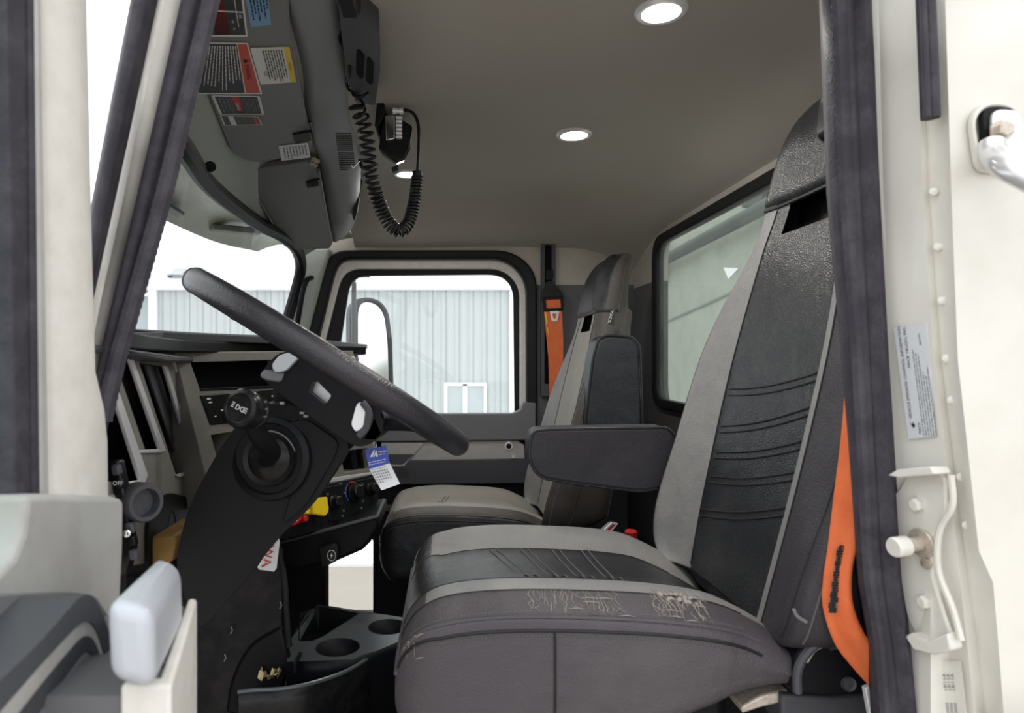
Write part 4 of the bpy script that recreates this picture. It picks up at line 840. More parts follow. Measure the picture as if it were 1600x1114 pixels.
b = MB(); b.tube(spl([s0, P(424, 706, .94), P(412, 690, .905), s1, s2], 16), [.0135] * 12 + [.0125] * 4, 14); build('stalk', b, M['blackpl'], col)
ka = (P(352, 634, .82) - P(412, 648, .90)).normalized(); k0 = P(384, 640, .855)
kn = MB(); kn.lathe([(.016, -.030), (.021, -.026), (.022, -.018), (.0205, -.016), (.0205, -.010), (.024, -.008), (.0255, 0), (.0255, .010), (.0235, .014), (.019, .016), (.018, .0155), (.0175, .014), (.001, .0135)], k0, ka, 40)
stk = build('stalk_knob', kn, M['blackpl2'], col)
for i in range(14):
    a = 2 * PI * i / 14; e1 = ka.cross(V((0, 0, 1))).normalized(); e2 = e1.cross(ka)
    pass
b = MB(); e1 = ka.cross(V((0, 0, 1))).normalized(); e1 = -e1 if e1.x < 0 else e1; e2 = V((0, 0, 1)) - ka * ka.z; e2.normalize(); o = k0 + ka * .0141
rt = math.radians(-22); f1 = e1 * math.cos(rt) + e2 * math.sin(rt); f2 = e2 * math.cos(rt) - e1 * math.sin(rt)
text_mesh([('D', -.0028, -.003, 1)], f1, f2, o - f1 * .003, .0095, b, ka, .0005)
text_mesh([('D', -.0028, -.003, 1)], -f1, f2, o + f1 * .0055, .0095, b, ka, .0005)
for i in range(3):
    for sx in (-1, 1): b.add([o + ka * .0005 + f1 * (sx * .0085) + f2 * (-.0025 + i * .0027), o + ka * .0005 + f1 * (sx * .0125) + f2 * (-.0025 + i * .0027), o + ka * .0005 + f1 * (sx * .0125) + f2 * (-.0015 + i * .0027), o + ka * .0005 + f1 * (sx * .0085) + f2 * (-.0015 + i * .0027)], [[0, 1, 2, 3]])
build('headlight_symbol', b, M['inkw'], stk)
b = MB(); 
for a in (-.3, .1, .5): 
    q = k0 - ka * .008 + (e1 * math.cos(a) + e2 * math.sin(a)) * .0246; b.box(q, (.004, .004, .0015))
build('wiper_marks', b, M['inkg'], stk)
b = MB(); b.prism([P(385, 613, .87), P(392, 609, .87), P(396, 613, .87), P(390, 620, .87)], (0, .01, 0)); build('knob_tab', b, M['blackpl'], stk, bev=.002)
# stickers and tags hung around the column
tgp = 1.02
tg = thing('service_tag', P(590, 700, tgp), 'blue and white calendar tag dangling from the dash under the steering wheel', 'tag')
b = MB(); b.prism([P(570, 703, tgp), P(603, 696, tgp), P(609, 724, tgp - .004), P(577, 733, tgp - .004)], (0, .0006, 0)); hd_ = build('blue_header', b, M['tagB'], tg)
b = MB(); b.prism([P(577, 733, tgp - .004), P(609, 724, tgp - .004), P(625, 756, tgp - .012), P(596, 766, tgp - .012)], (0, .0006, 0)); cal = build('calendar_sheet', b, M['paper'], tg)
fp = planeY(tgp - .0055)
b = MB(); 
for pg in ([(578, 714), (584, 703), (586, 703), (582, 714)], [(583, 714), (588, 703), (591, 713), (588, 714), (587, 709), (585, 714)]): b.prism([P(x, y, tgp - .0048) for x, y in pg], (0, -.0002, 0))
ex = (P(603, 696, tgp) - P(570, 703, tgp)).normalized(); ey = (P(570, 703, tgp) - P(577, 733, tgp)).normalized(); ny = V((0, -1, 0))
text_mesh([('Merlin', 0, 0, 1)], ex, ey, P(592, 708, tgp - .0045), .0046, b, ny); dashes(b, P(592, 711, tgp - .0045), ex, ey, ny, .010, [(0, .0014)])
dashes(b, P(576, 727, tgp - .0055), ex, ey, ny, .027, [(.0035, .0018), (0, .0018)], ragged=.1); build('lettering', b, M['inkw'], hd_)['kind'] = 'stuff'
b = MB(); o = P(581, 736, tgp - .0065); ey2 = (P(577, 733, tgp - .004) - P(596, 766, tgp - .012)).normalized()
dashes(b, o + ey2 * .002, ex, ey2, V((0, -1, -.2)), .024, [(0, .0016)], .001, ragged=.05)
for r_ in range(5):
    for c_ in range(7):
        if (r_ == 4 and c_ > 2): continue
        q = o - ey2 * (.0035 + r_ * .0042) + ex * (c_ * .0035) + V((0, -.0012 - .0012 * r_, 0)); b.add([q, q + ex * .002, q + ex * .002 + ey2 * .0022, q + ey2 * .0022], [[0, 1, 2, 3]])
build('date_print', b, M['inkg'], cal)
b = MB(); b.tube(spl([P(586, 698, tgp + .002), P(586, 685, tgp + .03), P(580, 676, tgp + .06)], 8), .001, 5); build('string', b, M['inkg'], tg)
kt = thing('warning_tag', P(420, 870, 1.29), 'white tag with red letters tucked behind the steering column', 'tag')
b = MB(); b.prism([P(x, y, 1.29) for x, y in [(434, 836), (437, 846), (432, 888), (428, 893), (405, 890), (402, 886)]], (0, .001, 0)); build('card', b, M['paper'], kt)
b = MB(); text_mesh([('SWA', -.009, 0, 1)], (P(426, 848, 1.29) - P(419, 886, 1.29)).normalized() * -1, V((1, 0, .12)).normalized(), P(416, 852, 1.2885), .024, b, V((0, -1, 0))); b.prism([P(408, 884, 1.289), P(416, 880, 1.289), P(416, 882, 1.289), P(409, 886, 1.289)], (0, -.0003, 0)); build('lettering', b, M['inkr'], kt)['kind'] = 'stuff'

# ---------------------------------------------------------------- seats
def sp1(tab, x):                                       # smooth 1-D interpolation
    n = len(tab); i = 0
    while i < n - 2 and x > tab[i + 1][0]: i += 1
    (x1, y1), (x2, y2) = tab[i], tab[i + 1]
    m = lambda k: (tab[min(k + 1, n - 1)][1] - tab[max(k - 1, 0)][1]) / (tab[min(k + 1, n - 1)][0] - tab[max(k - 1, 0)][0])
    h = x2 - x1; t = max(0, min(1, (x - x1) / h)); m1, m2 = m(i) * h, m(i + 1) * h
    return (2 * t ** 3 - 3 * t * t + 1) * y1 + (t ** 3 - 2 * t * t + t) * m1 + (-2 * t ** 3 + 3 * t * t) * y2 + (t ** 3 - t * t) * m2
XI = [(-.46, .42), (-.37, .432), (-.126, .486), (.069, .531), (.20, .561), (.264, .576), (.272, .568), (.30, .569), (.36, .580), (.41, .602), (.44, .630), (.447, .650)]
WD = [(-.46, .17), (-.374, .195), (-.362, .228), (-.335, .252), (-.25, .266), (-.12, .270), (0, .266), (.08, .250), (.15, .218), (.21, .182), (.27, .160), (.33, .150), (.40, .130), (.43, .112), (.447, .085)]
XEf = [(-.46, .43), (-.40, .400), (-.30, .404), (-.15, .450), (0, .495), (.12, .537), (.21, .568), (.27, .576), (.30, .584), (.40, .612), (.447, .65)]
WI = [(-.46, .11), (-.38, .125), (-.2, .14), (.0, .142), (.15, .125), (.25, .105), (.44, .06)]
TK = [(-.46, .08), (-.374, .09), (-.33, .14), (-.3, .14), (0, .12), (.2, .105), (.3, .10), (.42, .085), (.447, .05)]
def back_loop(z, bn):
    xi, w, wi, tk = sp1(XI, z), sp1(WD, z), sp1(WI, z), sp1(TK, z); xe = sp1(XEf, z); hl = []
    for s, xx in ((1, xe), (-1, xe + bn * max(0, min(1, (.25 - z) / .3)))):
        hl.append([(s * (w - .03), xi + tk), (s * (w + .004), xx + tk * .55), (s * (w + .003), xx + .016), (s * (w - .018), xx), ((s * (w * .55 + wi * .45), xx * .42 + xi * .58 - .004) if s > 0 else (s * (wi + .022), xi - .004)), (s * wi, xi), (s * wi * .62, xi + .002)])
    lp_ = hl[0] + [(0, xi + .003)] + hl[1][::-1] + [(0, xi + tk + .015)]
    return lp_                                          # 16 control points
def cat_closed(c, n):
    N = len(c); out = []
    for i in range(N):
        p0, p1, p2, p3 = c[i - 1], c[i], c[(i + 1) % N], c[(i + 2) % N]
        for k in range(n):
            u = k / n; out.append(tuple(.5 * (2 * p1[a] + (p2[a] - p0[a]) * u + (2 * p0[a] - 5 * p1[a] + 4 * p2[a] - p3[a]) * u * u + (3 * p1[a] - p0[a] - 3 * p2[a] + p3[a]) * u ** 3) for a in (0, 1)))
    return out
NS = 4
ZL = [-.374, -.371, -.366, -.36, -.35] + [-.34 + .012 * i for i in range(44)] + [.196, .21, .222, .235, .248, .258, .264, .268, .272, .278, .29, .305, .32, .335, .35, .365, .38, .395, .408, .42, .43, .437, .442, .445]
ZL = sorted(z for z in set(round(z, 4) for z in ZL))
# cushion
CT = [(-.068, -.405), (-.064, -.385), (-.055, -.360), (-.038, -.336), (-.012, -.320), (.03, -.311), (.10, -.307), (.2, -.309), (.28, -.314), (.34, -.324), (.40, -.350), (.46, -.385)]
CB = [(-.068, -.455), (-.06, -.485), (-.03, -.515), (.1, -.515), (.25, -.465), (.34, -.43), (.42, -.415), (.46, -.42)]
CW = [(-.068, .205), (-.055, .222), (-.03, .240), (.02, .248), (.2, .25), (.33, .248), (.37, .235), (.46, .225)]
XS = sorted(set([-.068, -.066, -.063, -.059, -.054, -.048, -.040, -.030, -.020] + [-.01 + .02 * i for i in range(24)]))
def cush_loop(x):
    zt, zb, w = sp1(CT, x), sp1(CB, x), sp1(CW, x); k = max(0, min(1, (x + .068) / .06)); dip = .022 * k; h = zt - zb; hl = []
    hl.append([(-(w - .03), zb), (-(w + .002), zb + h * .35), (-(w + .003), zt - .014 * k - .010), (-(w - .003), zt - .004 * k - .006), (-(w - .020), zt - .002 * k), (-(w - .060), zt + .004 * k), (-(w - .108), zt + .004 * k), (-.075, zt - .012 * k)])
    hl.append([(w - .03, zb), (w + .002, zb + h * .35), (w + .003, zt - .044 * k - .012), (w - .001, zt - .026 * k - .006), (w - .022, zt - .014 * k), (w - .060, zt - .018 * k), (w - .114, zt - .034 * k), (.075, zt - .030 * k)])
    return hl[0] + [(0, zt - dip)] + hl[1][::-1] + [(0, zb - .003)]   # 18 control points
def seat(name, loc, label, yc, dx_, dz_, side, mats, bn, extra):
    t = thing(name, loc, label, 'seat')
    W = lambda yo, x, z: V((x + dx_, yc + yo * side, CZ + z + dz_))
    # backrest
    rows = []
    for z in ZL: rows.append([W(y, x, z) for y, x in cat_closed(back_loop(z, bn), NS)])
    def mi(i, j):
        k = j // NS; z = ZL[i]
        if z > .266: return 3 if k in (0, 1, 13, 14, 15, 2, 12) else 4
        if k in (0, 1, 2, 10, 11, 12, 13, 14, 15): return 0
        if k in (3, 4, 9): return 1
        return 2
    b = MB(); b.grid(rows, mi, closed=True)
    keep = []; nc = 16 * NS
    ms = []
    for f, m_ in zip(b.f, b.m):
        i, j = divmod(f[0], nc); k = j // NS
        if .205 < ZL[i] < .262 and k in (6, 7): continue
        keep.append(f); ms.append(m_)
    b.f, b.m = keep, ms; b.f += [list(range(nc)), [(len(rows) - 1) * nc + q for q in range(nc)]]; b.m += [0, 3]
    build('backrest', b, mats, t, smooth=0)
    b = MB(); xi = sp1(XI, .235); b.prism([W(-.10, xi + .03, .19), W(.10, xi + .03, .19), W(.10, xi + .045, .275), W(-.10, xi + .045, .275)], (.01, 0, 0)); build('headrest_slot', b, M['dark'], t)
    def line(ci, z0, z1, r, nm, m, off=0):
        b = MB(); pts = [rows[i][ci * NS] + V((-off, 0, 0)) for i in range(len(rows)) if z0 <= ZL[i] <= z1]; b.tube(pts, r, 6); return build(nm, b, m, t)
    for ci in (2, 13): line(ci, -.37, .43, .0032, 'piping', mats[0])
    for ci in (5, 10): line(ci, -.37, .262, .0016, 'seam', M['seam'])
    for ci in (1, 14, 12, 11):
        line(ci, -.35, .20 if ci in (11, 12) else .40, .0013, 'seam', M['thread' if ci in (12, 1, 14) else 'seam'])
    b = MB(); r268 = rows[[i for i, z in enumerate(ZL) if z > .263][0]]; b.tube([r268[q] for q in range(2 * NS, 13 * NS + 1)], .0035, 6); build('headrest_seam', b, M['seam'], t)
    # cross seams given by their ends (offset from seat centre, level)
    def on_back(yo, z):
        i = min(range(len(ZL)), key=lambda q: abs(ZL[q] - z)); i = max(1, min(len(ZL) - 2, i)); r = rows[i]; best = min(range(4 * NS, 11 * NS), key=lambda q: abs(r[q].y - (yc + yo * side)))
        p = r[best].copy(); p.z = CZ + z + dz_; p.x += (z - ZL[i]) * .235; p.y = yc + yo * side; return p
    for (ya, za, yb, zb_) in extra['back']:
        for dzz in (0, -.011):
            b = MB(); b.tube([on_back(ya + (yb - ya) * q / 16, za + (zb_ - za) * q / 16 + dzz - .006 * math.sin(PI * q / 16)) + V((-.0004, 0, 0)) for q in range(17)], .0016, 6); build('cross_seam', b, M['seam'], t)
    # cushion
    crow = [[W(y, x, z) for y, z in cat_closed(cush_loop(x), NS)] for x in XS]
    def cm(i, j):
        k = j // NS
        if k in (0, 1, 15, 16, 17): return 5
        if k in (2, 14): return 5
        if XS[i] < -.032 and k in (5, 10, 11, 12, 13): return 2 if k > 5 else 6
        if k in (3, 4): return 6
        if extra.get('plain') and k < 14: return 2
        if k in (5, 11, 12, 13) or k == 10: return 1
        return 2
    b = MB(); b.grid(crow, cm, closed=True); nc = 18 * NS; b.f += [list(range(nc)), [(len(crow) - 1) * nc + q for q in range(nc)]]; b.m += [5, 5]
    build('cushion', b, mats, t, smooth=0)
    for ci, m_, r in ((2, M['seam'], .0022), (3, mats[5], .0032), (14, M['seam'], .0024)) + (() if extra.get('plain') else ((5, M['seam'], .0014), (6, M['seam'], .0010), (10, M['seam'], .0010), (13, mats[1], .0030))):
        if ci < 8: pts = [crow[i][ci * NS] for i in range(2, len(XS) - 3)]
        else: pts = [crow[i][ci * NS] for i in range(2, len(XS) - 3)]
        b = MB(); b.tube(pts, r, 6); build('piping' if r > .002 else 'seam', b, m_, t)
    b = MB()
    for cci, off in ((2, -.006), (3, .007)):
        pts = [crow[i][cci * NS] for i in range(5, len(XS) - 4)]
        for p, q in zip(pts, pts[1:]):
            for u in range(4):
                a_ = p.lerp(q, u / 4); c_ = p.lerp(q, u / 4 + .14); dv = V((0, -.0012 * side if cci == 2 else 0, off)); b.tube([a_ + dv, c_ + dv], .0007, 4)
    o = build('stitching', b, M['thread'], t); o['kind'] = 'stuff'
    if extra.get('front'):
        b = MB(); q = crow[1]; b.tube([q[j] for j in range(2 * NS, 15 * NS)], .0034, 6); build('front_piping', b, mats[5], t)
    def on_cush(yo, x):
        i = min(range(len(XS)), key=lambda q: abs(XS[q] - x)); r = crow[i]; best = min(range(3 * NS, 14 * NS), key=lambda q: abs(r[q].y - (yc + yo * side))); p = r[best].copy(); p.x = x + dx_; p.y = yc + yo * side; return p
    for (ya, xa, yb, xb) in extra['cush']:
        for dd_ in (0, .013):
            b = MB(); b.tube([on_cush(ya + (yb - ya) * q / 14, xa + (xb - xa) * q / 14 + dd_) + V((0, 0, .0006)) for q in range(15)], .0014, 6); build('cushion_seam', b, M['thread'], t)
    return t, W, rows, crow, on_cush
sm = [M['leatherN'], M['leatherG'], M['leatherB'], M['leatherN'], M['leatherB'], M['leatherW'], M['leatherW']]
YS = 1.07
bs = []
for (xa, ya, xb, yb) in ((1145, 608, 1285, 583), (1131, 666, 1270, 637), (1116, 706, 1256, 690), (1108, 744, 1245, 738), (1096, 796, 1228, 793)):
    bs.append((.13, (560 - ya) * 1.2 / F, -.14, (560 - yb) * .93 / F))
cs_ = [(.13, xa, -.14, xb) for xa, xb in ((.075, .114), (.130, .153), (.186, .190), (.239, .229))]
ds, W, rows, crow, on_c = seat('driver_seat', (.3, YS, 0), 'driver seat in black and gray leather with a torn cushion edge', YS, 0, 0, 1, sm, .022, {'back': bs, 'cush': cs_, 'front': True})
# vertical seam and tears on the side of the cushion
def side_pt(x, k): i = min(range(len(XS)), key=lambda q: abs(XS[q] - x)); return crow[i][k]
b = MB(); i0 = min(range(len(XS)), key=lambda q: abs(XS[q] - .128)); pts = [crow[i0][q] + V((0, -.0008, 0)) for q in range(0, 2 * NS + 1)]; b.tube(pts, .0016, 6); build('side_seam', b, M['seam'], ds)
def tear(x0, x1, k0, k1, n, nm):
    b = MB()
    for q in range(n):
        x = x0 + (x1 - x0) * (q + random.random()) / n; m_ = random.randint(4, 6); ka = random.uniform(k0, k1 - 2); kb = min(k1, ka + random.uniform(1.5, (k1 - k0))); pts = []
        for u in range(m_):
            kk = ka + (kb - ka) * u / (m_ - 1); k_ = int(kk); xx = x + random.uniform(-.0035, .0035)
            p = side_pt(xx, k_).lerp(side_pt(xx, k_ + 1), kk - k_); p.x = xx; pts.append(p + V((0, -.0006, .0006)))
        w0 = random.uniform(.0003, .0006); b.tube(pts, [w0 * (.4 + .6 * math.sin(PI * (u + .4) / m_)) for u in range(m_)], 4)
    for q in range(n // 3):
        x = random.uniform(x0, x1); kk = random.uniform(k0, k1); k_ = int(kk); p = side_pt(x, k_); p2 = side_pt(x + .012, k_); b.tube([p + V((0, -.0005, .0006)), p.lerp(p2, .5) + V((0, -.001, .002)), p2 + V((0, -.0005, .0006))], [.0003, .0007, .0003], 4)
    o = build(nm, b, M['foam'], ds, label='frayed pale tear in the cushion edge'); o['kind'] = 'stuff'; return o
tear(.10, .22, 4 * NS - 3, 5 * NS, 34, 'tear'); tear(.26, .335, 4 * NS - 3, 5 * NS + 2, 46, 'tear'); tear(-.058, -.04, NS + 3, 3 * NS, 12, 'tear')
b = MB()
for _ in range(22):
    p = on_c(-.195 + random.uniform(-.010, .012), random.uniform(.275, .325)); b.lathe([(.001, -.002), (.0035, .0), (.0025, .002), (.0005, .003)], p, (random.uniform(-.5, .5), random.uniform(-.5, .5), 1), 7)
build('foam_lump', b, M['foam'], ds)['kind'] = 'stuff'
# armrest of the driver seat
b = MB(); ar = [P(x, y, 1.36) for x, y in [(828, 690), (834, 674), (850, 671), (1045, 668), (1060, 690), (1042, 762), (1000, 768), (900, 756), (850, 748), (836, 738), (826, 715)]]
b.prism(rnd(ar, .012, 4), (0, .085, .0)); am = build('armrest', b, M['leatherN'], ds, bev=.014, seg=4)
b = MB(); b.tube([p + V((.0, .002, 0)) for p in rnd(ar, .012, 4)], .003, 6, closed=True); build('armrest_piping', b, M['leatherB'], ds)
# base of the seat
b = MB(); b.box((.20, YS, .08), (.36, .34, .66)); build('suspension_base', b, M['blackpl'], ds, bev=.02)
b = MB(); b.prism([P(x, y, .87) for x, y in [(1158, 1104), (1192, 1086), (1232, 1078), (1232, 1096), (1190, 1106), (1160, 1116)]], (0, .06, 0)); build('slide_rail', b, M['steel'], ds, bev=.003)
b = MB(); hs_ = [(1236, 1084), (1238, 1050), (1248, 1020), (1268, 1000), (1290, 992), (1330, 996), (1356, 1010), (1362, 1086), (1300, 1090)]
b.prism(rnd([P(x, y, .835) for x, y in hs_], .008, 3), (0, .06, 0)); build('hinge_cover', b, M['blackpl'], ds, bev=.006, seg=3)
b = MB(); pts = spl([P(1246, 1082, .832), P(1246, 1050, .832), P(1256, 1026, .832), P(1274, 1008, .832), P(1296, 1000, .832)], 16); b.tube(pts, .0055, 8); build('hinge_rim', b, M['dgray'], ds)
b = MB(); b.ribbon(spl([P(1258, 1032, .830), P(1270, 1014, .830), P(1290, 1004, .830)], 8), [V((.006, 0, -.006))] * 8, .002); build('worn_strip', b, M['foam'], ds)
b = MB(); b.lathe([(.009, 0), (.009, .003), (.007, .001)], P(1325, 1068, .834), (0, -1, 0), 18); build('hinge_plug', b, M['dgray'], ds)
b = MB(); b.prism([P(x, y, .86) for x, y in [(1222, 1086), (1300, 1090), (1364, 1082), (1364, 1140), (1222, 1140)]], (0, .05, 0)); build('hinge_foot', b, M['dgray'], ds, bev=.004)
b = MB(); b.tube(spl([P(1240, 952, .806), P(1246, 963, .806), P(1260, 972, .806)], 8), .0022, 8); build('recline_lever', b, M['gray'], ds)
# passenger seat
pm = [M['leatherBr'], M['leatherG'], M['leatherD'], M['leatherBr'], M['leatherB'], M['leatherB'], M['leatherBr']]
pc = list(pm)
YQ = 2.14
ps, W2, rows2, crow2, on_c2 = seat('passenger_seat', (.17, YQ, 0), 'passenger seat in gray and black leather, dusty, with a brown-black headrest', YQ, -.13, -.125, 1, pm, .0, {'back': [], 'cush': [(.13, .12, -.14, .10)], 'front': True, 'plain': True})
b = MB(); b.box((.08, YQ, .04), (.34, .36, .58)); build('suspension_base', b, M['blackpl'], ps, bev=.02)
b = MB(); ar = [P(x, y, 1.84) for x, y in [(918, 700), (914, 660), (926, 560), (934, 530), (950, 523), (988, 526), (1000, 540), (1004, 660), (1000, 705)]]
b.prism(rnd(ar, .012, 4), (-.006, .085, 0)); build('armrest', b, M['leatherB'], ps, bev=.012, seg=4, label='armrest folded upright beside the backrest')
b = MB(); b.tube([p for p in rnd(ar, .012, 4)], .003, 6, closed=True); build('armrest_piping', b, M['leatherB'], ps)
b = MB(); tp0 = P(955, 497, 1.895); b.prism([P(955, 484, 1.90), P(962, 486, 1.90), P(959, 509, 1.90), P(950, 506, 1.90)], (0, .004, 0)); mt_ = build('brand_tab', b, M['stB'], ps)
b = MB(); text_mesh([('MACK', 0, 0, 1)], (P(954, 507, 1.9) - P(960, 486, 1.9)).normalized() * -1 if False else (P(953, 507, 1.9) - P(959, 486, 1.9)).normalized(), V((1, 0, .3)).normalized(), P(954.5, 486, 1.8995), .013, b, V((0, -1, 0))); build('lettering', b, M['inkw'], mt_)['kind'] = 'stuff'

# ---------------------------------------------------------------- seat belts
sb = thing('seat_belt', P(1320, 900, .80), 'orange seat belt webbing beside the driver seat, curving past the door seal', 'seat belt', None)
pe = [(1324, 440, 1331, 440), (1321, 540, 1332, 540), (1319, 620, 1334, 618), (1312, 700, 1338, 690), (1303, 770, 1342, 760), (1294, 850, 1343, 840), (1286, 905, 1334, 890), (1286, 950, 1334, 940), (1304, 1005, 1348, 982), (1334, 1045, 1364, 1006), (1362, 1076, 1392, 1036)]
Lp = spl([P(a, b_, .80 - .0 * i) for i, (a, b_, c, d) in enumerate(pe)], 50); Rp = spl([P(c, d, .775) for a, b_, c, d in pe], 50)
b = MB(); b.grid([[l + (r - l) * q / 6 + V((0, .003 * math.sin(q * 1.2), 0)) for q in range(7)] for l, r in zip(Lp, Rp)]); o = build('webbing', b, M['orange'], sb, smooth=0); sol = o.modifiers.new('solid', 'SOLIDIFY'); sol.thickness = .0014
b = MB()
for i in range(26):
    y = 852 + i * 4.1; t = (y - 852) / 107; x = 1314 - 16 * t + (3 if i % 4 < 2 else 0); wd = 9
    for q in range(2): b.prism([P(x - 5 + q * 6 - 1, y, .775 + .012), P(x - 5 + q * 6 + 3.5, y - .5, .775 + .012), P(x - 5 + q * 6 + 3.5, y + 2.2, .775 + .012), P(x - 5 + q * 6 - 1, y + 2.6, .775 + .012)], (0, -.0015, 0))
o = build('label_stitching', b, M['ink'], sb); o['kind'] = 'stuff'
b = MB(); b.prism([P(1308, 855, .789), P(1318, 852, .789), P(1306, 958, .789), P(1294, 957, .789)], (0, -.0006, 0)); build('sewn_label', b, M['inkg'], sb)
b = MB(); b.prism([P(x, y, .80) for x, y in [(1352, 1076), (1362, 1072), (1372, 1090), (1376, 1130), (1362, 1130)]], (0, .008, 0)); build('anchor_plate', b, M['silver'], sb, bev=.001)
b = MB(); b.prism(rnd([P(x, y, .83) for x, y in [(1294, 150), (1300, 138), (1312, 140), (1312, 215), (1298, 214), (1289, 204)]], .006, 3), (0, .02, 0)); build('belt_guide', b, M['blackpl2'], sb, bev=.003)
sb2 = thing('seat_belt', P(857, 460, 2.57), 'orange seat belt hanging from a gray guide track behind the passenger seat', 'seat belt', None)
Yb = 2.575
b = MB(); b.ring(rnd([P(x, y, Yb) for x, y in [(845, 620), (846, 376), (868, 376), (869, 620)]], .012, 4), rnd([P(x, y, Yb) for x, y in [(851, 600), (852, 383), (862, 383), (863, 600)]], .004, 4), (0, .03, 0)); build('guide_track', b, M['dgray'], sb2, bev=.003)
b = MB(); b.prism([P(x, y, Yb + .012) for x, y in [(848, 600), (849, 380), (866, 380), (866, 600)]], (0, .01, 0)); build('track_slot', b, M['dark'], sb2)
b = MB(); b.prism([P(x, y, Yb - .012) for x, y in [(853, 421), (864, 421), (865, 430), (862, 438), (853, 438)]], (0, .02, 0)); build('slider', b, M['blackpl'], sb2, bev=.002)
b = MB(); b.prism(rnd([P(x, y, Yb - .03) for x, y in [(853, 440), (862, 438), (868, 446), (879, 458), (881, 466), (845, 466), (846, 456), (852, 448)]], .006, 3), (0, .014, 0)); build('web_guide', b, M['blackpl2'], sb2, bev=.003)
b = MB(); b.ring(rnd([P(x, y, Yb - .034) for x, y in [(848, 464), (880, 463), (881, 485), (850, 487)]], .008, 3), rnd([P(x, y, Yb - .034) for x, y in [(853, 468), (876, 467), (877, 481), (854, 482)]], .004, 3), (0, .012, 0)); build('buckle_loop', b, M['blackpl'], sb2, bev=.002)
b = MB(); b.prism([P(853, 463, Yb - .027), P(876, 463, Yb - .027), P(877, 484, Yb - .027), P(853, 485, Yb - .027)], (0, .002, 0))
b.prism([P(850, 487, Yb - .028), P(878, 486, Yb - .028), P(880, 530, Yb - .02), P(880, 640, Yb + .0), P(859, 640, Yb + .0), P(857, 560, Yb - .01)], (0, .002, 0)); build('webbing', b, M['orange'], sb2)
b = MB(); b.ring(rnd([P(x, y, Yb - .031) for x, y in [(859, 486), (874, 486), (871, 502), (862, 502)]], .003, 3), rnd([P(x, y, Yb - .031) for x, y in [(863, 490), (870, 490), (868, 498), (865, 498)]], .002, 3), (0, .002, 0)); build('latch_tongue', b, M['silver'], sb2)
b = MB(); b.prism([P(851, 488, Yb - .0295), P(853.5, 488, Yb - .0295), P(856, 505, Yb - .0275), P(854, 508, Yb - .0275)], (0, .0015, 0)); b.prism([P(854, 512, Yb - .0285), P(856, 510, Yb - .0285), P(858, 524, Yb - .0255), P(857, 524, Yb - .0255)], (0, .0015, 0)); build('worn_edge', b, M['yellow'], sb2)
bk_ = thing('belt_buckle', P(965, 850, 1.52), 'black seat belt buckle with a red button between the two seats', 'buckle')
b = MB(); b.prism(rnd([P(x, y, 1.50) for x, y in [(938, 836), (958, 818), (966, 818), (984, 862), (985, 900), (972, 935), (950, 935), (952, 890)]], .006, 3), (0, .03, 0)); build('stalk', b, M['blackpl2'], bk_, bev=.003)
b = MB(); b.prism([P(x, y, 1.498) for x, y in [(940, 834), (957, 819), (962, 820), (946, 838)]], (0, .006, 0)); build('release_button', b, M['red'], bk_, bev=.001)
b = MB(); b.ring([P(x, y, 1.496) for x, y in [(936, 836), (956, 816), (966, 818), (946, 842)]], [P(x, y, 1.496) for x, y in [(940, 835), (957, 819), (962, 820), (945, 838)]], (0, .004, 0)); build('bezel', b, M['silver'], bk_)
bt = thing('small_bottle', P(986, 850, 1.62), 'small white bottle with a red cap behind the driver seat cushion', 'bottle')
b = MB(); b.lathe([(.016, -.09), (.018, -.08), (.018, -.01), (.013, .0)], P(986, 845, 1.62), (0, 0, 1), 18); build('body', b, M['inkw'], bt)
b = MB(); b.lathe([(.015, 0), (.015, .022), (.012, .026)], P(986, 845, 1.62), (0, 0, 1), 18); build('cap', b, M['red'], bt)

b = MB(); b.box((.30, 1.585, .035), (.36, .27, .57)); tbx = build('tunnel_box', b, M['kick'], bev=.01); tag(tbx, 'low black box between the two seats', 'storage box')
# ---------------------------------------------------------------- centre console with cup holders
zc = -.60
cnx = thing('cup_holder_console', Q(530, 1000, zc), 'black center console tray with two cup holders between the seats', 'console')
out = [Q(x, y, zc) for x, y in [(497, 944), (620, 963), (664, 970), (664, 992), (628, 1000), (588, 1017), (566, 1023), (552, 1030), (448, 1034), (452, 1002), (478, 960)]]
def circ(px, py, r): c = Q(px, py, zc); return [c + V((math.cos(2 * PI * k / 28) * r, math.sin(2 * PI * k / 28) * r, 0)) for k in range(28)]
pk = rnd([Q(x, y, zc) for x, y in [(468, 958), (497, 947), (562, 958), (550, 966), (534, 976), (504, 995), (488, 1002), (466, 1002)]], .008, 3)
c1, c2 = circ(528, 1011, .046), circ(606, 979, .045)
b = MB(); b.plate(out, [c1, c2, pk], (0, 0, -.008)); build('tray_top', b, M['tray'], cnx)
for hole, dep, nm in ((c1, .07, 'cup_well'), (c2, .07, 'cup_well'), (pk, .06, 'tray_pocket')):
    b = MB(); n = len(hole); b.add(hole + [p + V((0, 0, -dep)) for p in hole], [[i, (i + 1) % n, (i + 1) % n + n, i + n] for i in range(n)] + [list(range(n, 2 * n))]); o = build(nm, b, M['blackpl'], cnx); sol = o.modifiers.new('solid', 'SOLIDIFY'); sol.thickness = .002
b = MB(); lo = [V((p.x, p.y, p.z - .008)) for p in out]; b.prism(lo, (0, 0, -.012)); 
b = MB(); fr_ = [(448, 1034), (552, 1030), (566, 1023), (588, 1017), (628, 1000), (664, 992)]
b.grid([[Q(x, y, zc) for x, y in fr_], [Q(x, y, zc) + V((0, -.004, -.02)) for x, y in fr_], [Q(x, y, zc) + V((0, .0, -.22)) for x, y in fr_]]); o = build('front_wall', b, M['blackpl'], cnx, smooth=0); sol = o.modifiers.new('solid', 'SOLIDIFY'); sol.thickness = .004
